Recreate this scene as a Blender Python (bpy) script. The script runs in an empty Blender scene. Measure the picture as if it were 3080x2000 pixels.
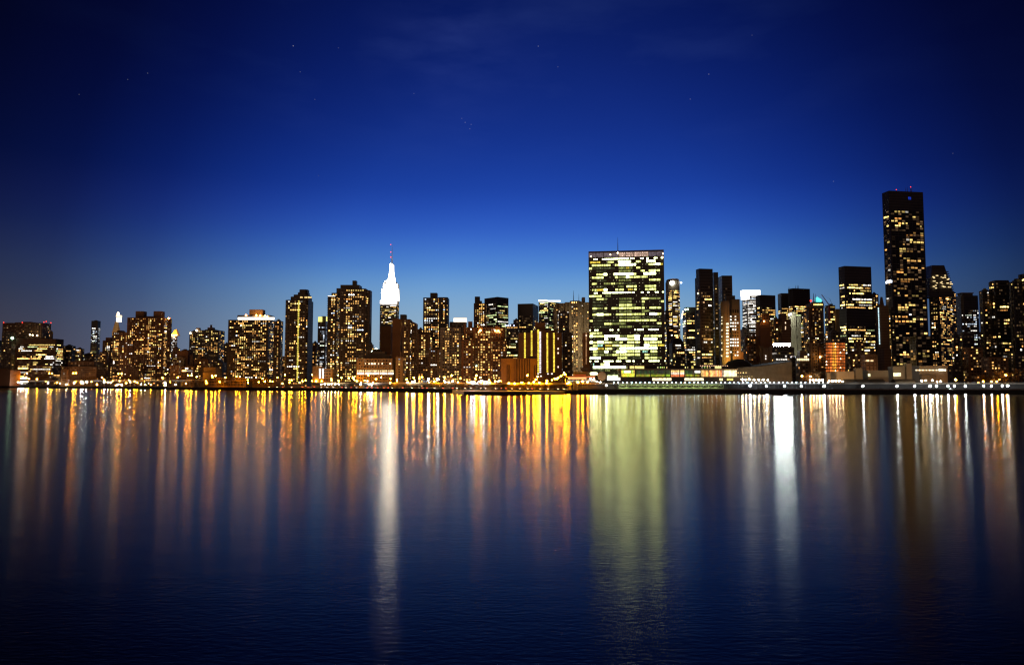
import bpy, bmesh, math, random
from mathutils import Vector, Matrix, Euler
S = bpy.context.scene
C = S.collection
rad = math.radians
# ---------------------------------------------------------------- camera
F = 2200.0
TILT = math.atan(150 / F)
CT, ST = math.cos(TILT), math.sin(TILT)
CZ = 10.0
cam = bpy.data.cameras.new('camera')
cam.sensor_width = 36.0
cam.lens = F / 3080.0 * 36.0
cam.clip_start = 1.0
cam.clip_end = 60000.0
camo = bpy.data.objects.new('camera', cam)
C.objects.link(camo)
camo.location = (0, 0, CZ)
camo.rotation_euler = (math.pi / 2 + TILT, 0, 0)
S.camera = camo
# ---------------------------------------------------------------- render and exposure
S.view_settings.view_transform = 'Standard'
S.view_settings.look = 'None'
S.view_settings.exposure = 0.0
S.view_settings.gamma = 1.0
S.render.engine = 'CYCLES'
S.cycles.use_denoising = True
try:
    S.cycles.denoiser = 'OPENIMAGEDENOISE'
    S.cycles.denoising_input_passes = 'RGB_ALBEDO_NORMAL'
except Exception:
    pass
S.cycles.use_adaptive_sampling = False
S.cycles.max_bounces = 3
S.cycles.diffuse_bounces = 1
S.cycles.glossy_bounces = 2
S.cycles.transmission_bounces = 0
S.cycles.sample_clamp_indirect = 60.0
S.cycles.sample_clamp_direct = 0.0
S.cycles.caustics_reflective = False
S.cycles.use_light_tree = True
S.cycles.pixel_filter_type = 'BLACKMAN_HARRIS'
S.cycles.filter_width = 1.3


class NT:
    """small helper for node trees"""
    def __init__(s, tree):
        s.t = tree
        tree.nodes.clear()

    def n(s, typ, **kw):
        x = s.t.nodes.new(typ)
        for k, v in kw.items():
            if k.startswith('_'):
                setattr(x, k[1:], v)
        return x

    def l(s, a, b):
        s.t.links.new(a, b)

    def math(s, op, a, b=None, c=None, clamp=False):
        x = s.t.nodes.new('ShaderNodeMath')
        x.operation = op
        x.use_clamp = clamp
        for i, v in enumerate((a, b, c)):
            if v is None:
                continue
            if isinstance(v, (int, float)):
                x.inputs[i].default_value = v
            else:
                s.l(v, x.inputs[i])
        return x.outputs[0]

    def mix(s, fac, a, b, mode='MIX'):
        x = s.t.nodes.new('ShaderNodeMix')
        x.data_type = 'RGBA'
        x.blend_type = mode
        for sock, v in ((x.inputs[0], fac), (x.inputs[6], a), (x.inputs[7], b)):
            if isinstance(v, (int, float)):
                sock.default_value = v
            elif isinstance(v, tuple):
                sock.default_value = (*v, 1) if len(v) == 3 else v
            else:
                s.l(v, sock)
        return x.outputs[2]

    def ramp(s, fac, stops, interp='LINEAR'):
        x = s.t.nodes.new('ShaderNodeValToRGB')
        x.color_ramp.interpolation = interp
        el = x.color_ramp.elements
        while len(el) > 1:
            el.remove(el[-1])
        el[0].position = stops[0][0]
        el[0].color = (*stops[0][1], 1)
        for p, c in stops[1:]:
            e = el.new(p)
            e.color = (*c, 1)
        s.l(fac, x.inputs[0])
        return x.outputs[0]


def lin(r, g, b):
    f = lambda c: (c / 255 / 12.92) if c <= 10 else ((c / 255 + 0.055) / 1.055) ** 2.4
    return (f(r), f(g), f(b))


def raydir(px, py):
    u = (px - 1540) / F
    v = (1000 - py) / F
    return Vector((u, CT - v * ST, ST + v * CT))


# ---------------------------------------------------------------- sky at late dusk
W = bpy.data.worlds.new('World')
S.world = W
W.use_nodes = True
t = NT(W.node_tree)
tc = t.n('ShaderNodeTexCoord')
nrm = t.n('ShaderNodeVectorMath', _operation='NORMALIZE')
t.l(tc.outputs['Generated'], nrm.inputs[0])
sep = t.n('ShaderNodeSeparateXYZ')
t.l(nrm.outputs[0], sep.inputs[0])
X_, Y_, Z_ = sep.outputs
elev = t.math('ARCSINE', Z_)
eln = t.math('DIVIDE', elev, math.pi / 2, clamp=True)       # 0 horizon, 1 zenith
sky = t.ramp(eln, [
    (0.0, lin(150, 170, 184)),
    (0.040, lin(145, 174, 197)),
    (0.060, lin(134, 171, 203)),
    (0.080, lin(112, 162, 212)),
    (0.100, lin(77, 136, 212)),
    (0.130, lin(45, 93, 200)),
    (0.165, lin(26, 66, 168)),
    (0.215, lin(19, 49, 140)),
    (0.270, lin(15, 38, 118)),
    (0.330, lin(12, 32, 103)),
    (0.42, lin(11, 26, 84)),
    (0.60, lin(6, 14, 46)),
    (1.0, lin(4, 8, 26))], 'B_SPLINE')
hx = t.math('SQRT', t.math('ADD', t.math('MULTIPLY', X_, X_), t.math('MULTIPLY', Y_, Y_)))
az = t.math('ARCTAN2', X_, Y_)                               # 0 ahead, + right
aza = t.math('SUBTRACT', az, rad(1.5))
azr = t.math('SQRT', t.math('ADD', t.math('MULTIPLY', aza, aza), t.math('MULTIPLY', t.math('MULTIPLY', elev, elev), 0.45)))
azf = t.math('DIVIDE', azr, math.pi, clamp=True)
fall = t.ramp(azf, [(0.0, (1, 1, 1)), (0.05, (.97, .97, .97)), (0.09, (.76, .80, .84)), (0.125, (.42, .49, .60)),
                    (0.16, (.17, .21, .32)), (0.19, (.065, .085, .15)), (0.23, (.03, .035, .06)), (0.35, (.04, .04, .07)), (1.0, (.05, .045, .06))])  # lens corner darkening put into the sky colour
col = t.mix(1.0, sky, fall, 'MULTIPLY')
# warm city glow low on the left horizon
gl_e = t.ramp(eln, [(0.0, (1, 1, 1)), (0.03, (.75, .75, .75)), (0.07, (.3, .3, .3)), (0.12, (.07, .07, .07)), (0.17, (0, 0, 0))])
gl_a = t.ramp(t.math('DIVIDE', t.math('SUBTRACT', rad(8), az), rad(36), clamp=True),
              [(0.0, (.0, .0, .0)), (0.45, (.25, .25, .25)), (0.8, (1, 1, 1)), (1.0, (.8, .8, .8))])
glow = t.mix(1.0, t.mix(1.0, gl_e, gl_a, 'MULTIPLY'), (0.058, 0.036, 0.022), 'MULTIPLY')
col = t.mix(1.0, col, glow, 'ADD')
# faint high wisps of cloud
mp = t.n('ShaderNodeMapping')
mp.inputs['Rotation'].default_value = (0, rad(-24), 0)
mp.inputs['Scale'].default_value = (2.2, 3.0, 8.0)
t.l(nrm.outputs[0], mp.inputs[0])
nz = t.n('ShaderNodeTexNoise')
nz.inputs['Scale'].default_value = 2.1
nz.inputs['Detail'].default_value = 5
t.l(mp.outputs[0], nz.inputs['Vector'])
wis = t.ramp(nz.outputs[0], [(0.52, (0, 0, 0)), (0.78, (1, 1, 1))])
we = t.ramp(eln, [(0.17, (0, 0, 0)), (0.27, (1, 1, 1)), (0.5, (1, 1, 1)), (0.8, (0, 0, 0))])
wis = t.mix(1.0, t.mix(1.0, wis, we, 'MULTIPLY'), (0.010, 0.016, 0.036), 'MULTIPLY')
wis = t.mix(1.0, wis, fall, 'MULTIPLY')
# one brighter feathery wisp high above the spire
wd = t.n('ShaderNodeVectorMath', _operation='DISTANCE')
t.l(nrm.outputs[0], wd.inputs[0])
wd.inputs[1].default_value = raydir(1370, 130).normalized()
mp2 = t.n('ShaderNodeMapping')
mp2.inputs['Rotation'].default_value = (0, rad(35), 0)
mp2.inputs['Scale'].default_value = (9.0, 9.0, 30.0)
t.l(nrm.outputs[0], mp2.inputs[0])
nz3 = t.n('ShaderNodeTexNoise')
nz3.inputs['Scale'].default_value = 1.0
nz3.inputs['Detail'].default_value = 6
t.l(mp2.outputs[0], nz3.inputs['Vector'])
wl = t.mix(1.0, t.ramp(wd.outputs['Value'], [(0.0, (1, 1, 1)), (.05, (.6, .6, .6)), (.13, (0, 0, 0))]), t.ramp(nz3.outputs[0], [(.38, (0, 0, 0)), (.7, (1, 1, 1))]), 'MULTIPLY')
wis = t.mix(1.0, wis, t.mix(1.0, wl, (0.009, 0.014, 0.042), 'MULTIPLY'), 'ADD')
col = t.mix(1.0, col, wis, 'ADD')
# the few stars that show
acc = None
for sx, sy, b in [(882, 139, .9), (903, 217, .3), (1619, 140, .55), (1678, 202, .3), (2132, 224, .55), (2076, 299, .4),
                  (1389, 357, .3), (1399, 369, .5), (1413, 388, .4), (1417, 375, .35), (444, 221, .3), (384, 240, .25), (238, 285, .2),
                  (1018, 145, .2), (947, 300, .25), (958, 529, .22), (2507, 546, .35), (2262, 107, .2), (1245, 282, .25), (2866, 462, .2)]:
    d = raydir(sx, sy).normalized()
    v = t.n('ShaderNodeVectorMath', _operation='DISTANCE')
    t.l(nrm.outputs[0], v.inputs[0])
    v.inputs[1].default_value = d
    m = t.math('MULTIPLY', t.math('LESS_THAN', v.outputs['Value'], 0.00062), b * .2)
    acc = m if acc is None else t.math('ADD', acc, m)
cmb = t.n('ShaderNodeCombineXYZ')
for i in range(3):
    t.l(acc, cmb.inputs[i])
col = t.mix(1.0, col, cmb.outputs[0], 'ADD')
bg = t.n('ShaderNodeBackground')
t.l(col, bg.inputs[0])
bg.inputs[1].default_value = 1.0
# physical sky with the sun already under the horizon adds its last light
sk = t.n('ShaderNodeTexSky')
sk.sky_type = 'NISHITA'
sk.sun_disc = False
sk.sun_elevation = rad(-5)
sk.sun_rotation = rad(2)
bg2 = t.n('ShaderNodeBackground')
t.l(sk.outputs[0], bg2.inputs[0])
bg2.inputs[1].default_value = 0.05
ad = t.n('ShaderNodeAddShader')
t.l(bg.outputs[0], ad.inputs[0])
t.l(bg2.outputs[0], ad.inputs[1])
wo = t.n('ShaderNodeOutputWorld')
t.l(ad.outputs[0], wo.inputs[0])
# sun lamp added as warm facade fill, standing in for unseen city glow
sl = bpy.data.lights.new('sun', 'SUN')
sl.energy = 0.20
sl.angle = rad(50)
sl.color = (1.0, 0.55, 0.28)
so = bpy.data.objects.new('sun', sl)
C.objects.link(so)
so.rotation_euler = (rad(82), 0, rad(-18))

# ---------------------------------------------------------------- materials
MATS = {}


def new_mat(name):
    m = bpy.data.materials.new(name)
    m.use_nodes = True
    MATS[name] = m
    return m, NT(m.node_tree)


def wall_mat(name, c1, c2, rough=0.85, scale=0.06, band=0.0, bandh=3.3, metal=0.0):
    m, t = new_mat(name)
    tc = t.n('ShaderNodeTexCoord')
    nz = t.n('ShaderNodeTexNoise')
    nz.inputs['Scale'].default_value = scale
    nz.inputs['Detail'].default_value = 6
    t.l(tc.outputs['Object'], nz.inputs['Vector'])
    nz2 = t.n('ShaderNodeTexNoise')
    nz2.inputs['Scale'].default_value = scale * 14
    nz2.inputs['Detail'].default_value = 3
    t.l(tc.outputs['Object'], nz2.inputs['Vector'])
    f = t.math('ADD', t.math('MULTIPLY', nz.outputs[0], 0.7), t.math('MULTIPLY', nz2.outputs[0], 0.3))
    f = t.math('MULTIPLY_ADD', f, 3.0, -1.0, clamp=True)
    oi = t.n('ShaderNodeObjectInfo')
    c = t.mix(f, c1, c2)
    if band > 0:
        sp = t.n('ShaderNodeSeparateXYZ')
        t.l(tc.outputs['Object'], sp.inputs[0])
        fr = t.math('FRACT', t.math('DIVIDE', sp.outputs[2], bandh))
        st = t.math('LESS_THAN', fr, 0.16)
        c = t.mix(t.math('MULTIPLY', st, band), c, tuple(min(1, x * 1.9 + .02) for x in c2))
    hv = t.n('ShaderNodeHueSaturation')
    t.l(c, hv.inputs['Color'])
    t.l(t.math('MULTIPLY_ADD', oi.outputs['Random'], 0.5, 0.75), hv.inputs['Value'])
    p = t.n('ShaderNodeBsdfPrincipled')
    t.l(hv.outputs[0], p.inputs['Base Color'])
    p.inputs['Roughness'].default_value = rough
    p.inputs['Metallic'].default_value = metal
    o = t.n('ShaderNodeOutputMaterial')
    t.l(p.outputs[0], o.inputs[0])
    return m


wall_mat('brick', (0.13, 0.062, 0.028), (0.20, 0.098, 0.046))
wall_mat('orange_brick', (0.13, 0.075, 0.04), (0.19, 0.11, 0.06))
wall_mat('brown', (0.13, 0.075, 0.045), (0.20, 0.12, 0.07), band=.5)
wall_mat('dark', (0.035, 0.028, 0.024), (0.065, 0.05, 0.042), rough=0.5, band=.5, bandh=3.8)
wall_mat('black', (0.022, 0.018, 0.016), (0.04, 0.033, 0.028), rough=0.4, band=.6, bandh=3.8)
wall_mat('tan', (0.20, 0.14, 0.085), (0.27, 0.20, 0.125))
wall_mat('pale', (0.24, 0.195, 0.145), (0.32, 0.265, 0.20))
wall_mat('limestone', (0.55, 0.53, 0.50), (0.68, 0.66, 0.62))
wall_mat('concrete', (0.09, 0.077, 0.06), (0.14, 0.12, 0.095), scale=.3)
wall_mat('grey', (0.14, 0.12, 0.11), (0.22, 0.19, 0.17), band=.5)
wall_mat('metal', (0.05, 0.05, 0.05), (0.10, 0.10, 0.10), rough=.4)
wall_mat('green_metal', (0.30, 0.33, 0.20), (0.38, 0.40, 0.26), rough=.6)
wall_mat('gold', (0.70, 0.45, 0.12), (0.80, 0.55, 0.20), rough=.4, metal=.2)
wall_mat('roof', (0.03, 0.026, 0.022), (0.06, 0.05, 0.042))
wall_mat('asphalt', (0.04, 0.04, 0.042), (0.06, 0.06, 0.06), scale=.4)
wall_mat('bark', (0.05, 0.032, 0.02), (0.09, 0.06, 0.035), scale=1.0)
wall_mat('twig', (0.05, 0.035, 0.02), (0.10, 0.06, 0.03), scale=1.0)
wall_mat('ground', (0.05, 0.045, 0.035), (0.09, 0.08, 0.06), scale=.05)


def flat_mat(name, c, rough=.6, emit=None, st=0.0, sample=False, metal=0.0):
    m, t = new_mat(name)
    p = t.n('ShaderNodeBsdfPrincipled')
    p.inputs['Base Color'].default_value = (*c, 1)
    p.inputs['Roughness'].default_value = rough
    p.inputs['Metallic'].default_value = metal
    if emit:
        p.inputs['Emission Color'].default_value = (*emit, 1)
        p.inputs['Emission Strength'].default_value = st
    o = t.n('ShaderNodeOutputMaterial')
    t.l(p.outputs[0], o.inputs[0])
    m.cycles.emission_sampling = 'FRONT' if sample else 'NONE'
    return m


flat_mat('dark_glass', (0.010, 0.012, 0.016), rough=.22)
LAMP_K = 3.0
for nm, c, s in (('lamp_orange', (1.0, 0.345, 0.006), 320), ('lamp_amber', (1.0, 0.36, 0.03), 120), ('lamp_white', (0.85, 0.93, 1.0), 190),
                 ('lamp_warm', (1.0, 0.74, 0.42), 90), ('lamp_small', (0.50, 0.74, 1.0), 14), ('lamp_flood', (0.80, 0.93, 1.0), 62),
                 ('lamp_red', (1.0, 0.05, 0.03), 30), ('lamp_head', (1.0, 0.80, 0.62), 4), ('lamp_tail', (1.0, 0.10, 0.05), 4), ('lamp_green', (0.62, 1.0, 0.66), 110)):
    flat_mat(nm, (0.02, 0.02, 0.02), emit=c, st=s * LAMP_K, sample=nm not in ('lamp_head', 'lamp_tail'))


for nm, c, s_ in (('lamp_amber', (1.0, 0.42, 0.08), 40), ('lamp_white', (0.85, 0.93, 1.0), 16), ('lamp_warm', (1.0, 0.72, 0.40), 14),
                  ('lamp_small', (0.62, 0.70, 1.0), 5), ('lamp_red', (1.0, 0.05, 0.03), 2.2), ('lamp_green', (0.62, 1.0, 0.66), 11)):
    flat_mat(nm.replace('lamp', 'beacon'), (0.02, 0.02, 0.02), emit=c, st=s_, sample=nm != 'lamp_red')


def lit_mat(name, attr):
    """a lit room seen through a pane: uneven, with brighter ceiling lights"""
    m, t = new_mat(name)
    if attr:
        a = t.n('ShaderNodeAttribute')
        a.attribute_name = 'glow'
        cc = a.outputs['Color']
    else:
        oi = t.n('ShaderNodeObjectInfo')
        cc = oi.outputs['Color']
    g = t.n('ShaderNodeNewGeometry')
    nz = t.n('ShaderNodeTexNoise')
    nz.inputs['Scale'].default_value = 0.45
    nz.inputs['Detail'].default_value = 3
    t.l(g.outputs['Position'], nz.inputs['Vector'])
    k = t.math('MULTIPLY_ADD', nz.outputs[0], 2.6, -0.35)
    k = t.math('MAXIMUM', k, 0.25)
    p = t.n('ShaderNodeBsdfPrincipled')
    p.inputs['Base Color'].default_value = (0.014, 0.012, 0.011, 1)
    p.inputs['Roughness'].default_value = 0.45
    p.inputs['Specular IOR Level'].default_value = 0.25
    t.l(cc, p.inputs['Emission Color'])
    t.l(k, p.inputs['Emission Strength'])
    o = t.n('ShaderNodeOutputMaterial')
    t.l(p.outputs[0], o.inputs[0])
    m.cycles.emission_sampling = 'NONE'
    return m


lit_mat('lit_window', False)
lit_mat('window_rest', True)

# water: smooth river in a long exposure
m, t = new_mat('water')
tc = t.n('ShaderNodeTexCoord')
g = t.n('ShaderNodeNewGeometry')


def wave(scx, scy, scale, detail, rot=0.0):
    mp = t.n('ShaderNodeMapping')
    mp.inputs['Scale'].default_value = (scx, scy, 1)
    mp.inputs['Rotation'].default_value = (0, 0, rot)
    t.l(g.outputs['Position'], mp.inputs[0])
    n = t.n('ShaderNodeTexNoise')
    n.inputs['Scale'].default_value = scale
    n.inputs['Detail'].default_value = detail
    t.l(mp.outputs[0], n.inputs['Vector'])
    return n.outputs[0]


w1 = wave(0.45, 1.0, 3.6, 3, .10)
w2 = wave(0.4, 1.0, 0.35, 2, -.15)
h = t.math('ADD', t.math('MULTIPLY', w1, 0.019), t.math('MULTIPLY', w2, 0.02))
bp = t.n('ShaderNodeBump')
spy = t.n('ShaderNodeSeparateXYZ')
t.l(g.outputs['Position'], spy.inputs[0])
# ripple bump fades away from this bank, keeping far streaks sharp
t.l(t.math('MULTIPLY_ADD', t.math('POWER', t.math('DIVIDE', 30.0, t.math('MAXIMUM', spy.outputs[1], 20.0)), 0.8), 0.8, 0.0, clamp=True), bp.inputs['Strength'])
bp.inputs['Distance'].default_value = 1.0
t.l(h, bp.inputs['Height'])
gl = t.n('ShaderNodeBsdfAnisotropic', _distribution='BECKMANN')
gl.inputs['Color'].default_value = (0.72, 0.68, 0.58, 1)
gl.inputs['Roughness'].default_value = 0.186     # ripple crests lie along the shore: steeper across than along
gl.inputs['Anisotropy'].default_value = 0.29
# tangents circle the camera's ground point so reflected streaks stay upright
tg = t.n('ShaderNodeCombineXYZ')
spt = t.n('ShaderNodeSeparateXYZ')
t.l(g.outputs['Position'], spt.inputs[0])
t.l(spt.outputs[1], tg.inputs[0])
t.l(t.math('MULTIPLY', spt.outputs[0], -1.0), tg.inputs[1])
t.l(tg.outputs[0], gl.inputs['Tangent'])
t.l(bp.outputs[0], gl.inputs['Normal'])
df = t.n('ShaderNodeBsdfDiffuse')
df.inputs['Color'].default_value = (0.0015, 0.004, 0.012, 1)
fr = t.n('ShaderNodeFresnel')
fr.inputs['IOR'].default_value = 1.333
t.l(bp.outputs[0], fr.inputs['Normal'])
mx = t.n('ShaderNodeMixShader')
t.l(fr.outputs[0], mx.inputs[0])
t.l(df.outputs[0], mx.inputs[1])
t.l(gl.outputs[0], mx.inputs[2])
o = t.n('ShaderNodeOutputMaterial')
t.l(mx.outputs[0], o.inputs[0])


# ---------------------------------------------------------------- object helpers
def link(name, mesh, mat=None, parent=None):
    o = bpy.data.objects.new(name, mesh)
    C.objects.link(o)
    if mat:
        mesh.materials.append(MATS[mat])
    if parent:
        o.parent = parent
    return o


def tag(o, label=None, cat=None, group=None, kind=None):
    if label:
        o['label'] = label
    if cat:
        o['category'] = cat
    if group:
        o['group'] = group
    if kind:
        o['kind'] = kind
    return o


def root(name, label, cat, loc=(0, 0, 0), group=None):
    o = bpy.data.objects.new(name, None)
    C.objects.link(o)
    o.location = loc
    o.empty_display_size = 1
    return tag(o, label, cat, group)


class MB:
    """collects convex pieces, then links them as one mesh"""
    def __init__(s):
        s.v = []
        s.f = []

    def prism(s, base, z0, z1, top=None):
        n = len(base)
        k = len(s.v)
        top = top or base
        s.v += [(x, y, z0) for x, y in base] + [(x, y, z1) for x, y in top]
        s.f.append(tuple(k + i for i in range(n))[::-1])
        s.f.append(tuple(k + n + i for i in range(n)))
        for i in range(n):
            j = (i + 1) % n
            s.f.append((k + i, k + j, k + n + j, k + n + i))

    def box(s, x0, x1, y0, y1, z0, z1):
        s.prism([(x0, y0), (x1, y0), (x1, y1), (x0, y1)], z0, z1)

    def tube(s, p, q, r0, r1=None, n=6):
        r1 = r0 if r1 is None else r1
        p, q = Vector(p), Vector(q)
        d = (q - p).normalized()
        a = d.orthogonal().normalized()
        b = d.cross(a)
        k = len(s.v)
        for c, r in ((p, r0), (q, r1)):
            for i in range(n):
                w = 2 * math.pi * i / n
                s.v.append(tuple(c + a * (r * math.cos(w)) + b * (r * math.sin(w))))
        s.f.append(tuple(k + i for i in range(n))[::-1])
        s.f.append(tuple(k + n + i for i in range(n)))
        for i in range(n):
            j = (i + 1) % n
            s.f.append((k + i, k + j, k + n + j, k + n + i))

    def quad(s, a, b, c, d):
        k = len(s.v)
        s.v += [tuple(a), tuple(b), tuple(c), tuple(d)]
        s.f.append((k, k + 1, k + 2, k + 3))

    def build(s, name, mat, parent=None, off=None):
        me = bpy.data.meshes.new(name)
        v = s.v
        if off is not None:
            v = [(x - off[0], y - off[1], z - off[2]) for x, y, z in v]
        me.from_pydata(v, [], s.f)
        me.update()
        return link(name, me, mat, parent)


def at(px, py, d):
    r = raydir(px, py)
    return Vector((r.x * d / r.y, d, CZ + r.z * d / r.y))


SH = [(-900, 1900), (0, 1375), (360, 1100), (720, 950), (1080, 815), (1380, 722), (1740, 640), (3080, 630), (4200, 640)]


def shore(px):
    for (a, da), (b, db) in zip(SH, SH[1:]):
        if px <= b:
            return da + (db - da) * (px - a) / (b - a)
    return SH[-1][1]


GZ = 3.4   # street level

# ---------------------------------------------------------------- the setting
wm = MB()
wm.quad((-20000, -200, 0), (20000, -200, 0), (20000, 30000, 0), (-20000, 30000, 0))
tag(wm.build('river', 'water'), kind='structure')
pts = [at(px, 1150, shore(px)) for px, _ in SH]
lm = MB()
for a, b in zip(pts, pts[1:]):
    lm.quad((a.x, a.y + .8, GZ), (b.x, b.y + .8, GZ), (b.x * 30, b.y * 30, GZ), (a.x * 30, a.y * 30, GZ))
tag(lm.build('ground', 'ground'), kind='structure')
rm = MB()
for a, b in zip(pts, pts[1:]):
    rm.quad((a.x, a.y + 3, GZ + .03), (b.x, b.y + 3, GZ + .03), (b.x, b.y + 17, GZ + .03), (a.x, a.y + 17, GZ + .03))
tag(rm.build('road', 'asphalt'), kind='structure')
flat_mat('marking', (0.8, 0.8, 0.8))
mm = MB()
for a, b in zip(pts, pts[1:]):
    n = int((b - a).length / 9)
    for i in range(n):
        p = a.lerp(b, i / n)
        q = a.lerp(b, (i + .4) / n)
        mm.quad((p.x, p.y + 9.9, GZ + .04), (q.x, q.y + 9.9, GZ + .04), (q.x, q.y + 10.1, GZ + .04), (p.x, p.y + 10.1, GZ + .04))
tag(mm.build('road_marking', 'marking'), kind='structure')


def along(px0, px1, y0, y1, z0, z1, mb, step=60):
    """a box that follows the shore between two bearings, y0..y1 metres inland"""
    px = px0
    while px < px1:
        q = min(px + step, px1)
        a, b = at(px, 1150, shore(px)), at(q, 1150, shore(q))
        mb.prism([(a.x, a.y + y0), (b.x, b.y + y0), (b.x, b.y + y1), (a.x, a.y + y1)], z0, z1)
        px = q


sw = MB()
along(-900, 4200, 0, .79, -1, GZ + .15, sw, 5100)
sw = MB()
for a, b in zip(pts, pts[1:]):
    sw.prism([(a.x, a.y), (b.x, b.y), (b.x, b.y + .79), (a.x, a.y + .79)], -1, GZ + .2)
flat_mat('wet_stone', (0.02, 0.018, 0.016), rough=.7)
tag(sw.build('seawall', 'wet_stone'), 'long dark stone seawall standing in the river along the whole shore', 'wall')
pm = MB()
along(1395, 1722, -0.2, 30, 8.0, 9.0, pm, 80)

# ---------------------------------------------------------------- windows
UNIT = bpy.data.meshes.new('window')
_b = MB()
_b.box(0, 1, 0, 1, 0, 1)
UNIT.from_pydata(_b.v, [], _b.f)
UNIT.materials.append(MATS['lit_window'])

WHITE = (1.0, 0.93, 0.82)
WARM = (1.0, 0.52, 0.14)
YEL = (1.0, 0.70, 0.20)
ORG = (1.0, 0.42, 0.10)
COOL = (0.72, 0.84, 1.0)
GRN = (0.80, 0.95, 0.42)
PAL = {
    'res': [(WARM, 7), (WHITE, 1.4), (YEL, 3), (ORG, 2.4), (COOL, .2)],
    'off': [(WHITE, 2.5), (YEL, 4.5), (GRN, .5), (WARM, 3)],
    'grn': [(GRN, 4), (YEL, 3), (WHITE, 2)],
    'cool': [(COOL, 4), (WHITE, 3), ((.8, .9, .7), 1)],
    'org': [(ORG, 5), (WARM, 4)],
    'wht': [(WHITE, 5), (COOL, 1)],
    'yel': [(YEL, 5), (WARM, 1)],
    'tmp': [(YEL, 4), (WARM, 4), (ORG, 3), (WHITE, 1.2)],
}


def pick(pal, rnd):
    tot = sum(w for _, w in pal)
    r = rnd.random() * tot
    for c, w in pal:
        r -= w
        if r <= 0:
            return c
    return pal[0][0]


# style: pitch, floor height, window width, window height, lit share, run (office floors come lit in runs), palette, brightness
STY = {
    'res':  (3.0, 2.9, 1.7, 1.3, .22, 1.0, 'res', 1.6),
    'resd': (3.0, 2.9, 1.75, 1.35, .31, 1.2, 'res', 2.0),
    'ress': (3.6, 3.0, 1.8, 1.4, .11, 1.0, 'res', 1.0),
    'off':  (2.4, 3.8, 2.0, 1.7, .30, 4.0, 'off', 2.0),
    'offd': (2.4, 3.8, 2.0, 1.7, .50, 5.0, 'off', 2.6),
    'offs': (2.4, 3.8, 2.0, 1.5, .15, 3.0, 'off', 1.1),
    'grn':  (2.4, 3.8, 2.1, 1.7, .34, 4.0, 'grn', 1.1),
    'cool': (2.6, 3.6, 2.0, 1.7, .42, 2.0, 'cool', 1.3),
    'wht':  (2.8, 3.6, 2.2, 1.8, .7, 4.0, 'wht', 1.8),
    'tmp':  (5.4, 3.2, 4.2, 2.2, .26, 1.2, 'tmp', .8),
    'dark': (3.2, 3.6, 2.2, 1.8, .05, 1.0, 'res', .8),
    'none': None,
}
SEED = [11]


def face_frame(p0, p1):
    """frame of a vertical face from p0 to p1 (seen left to right from outside)"""
    d = Vector((p1[0] - p0[0], p1[1] - p0[1], 0))
    L = d.length
    u = d / L
    n = Vector((u.y, -u.x, 0))      # outward, towards the camera for left-to-right faces
    return Vector((p0[0], p0[1], 0)), u, n, L


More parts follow.
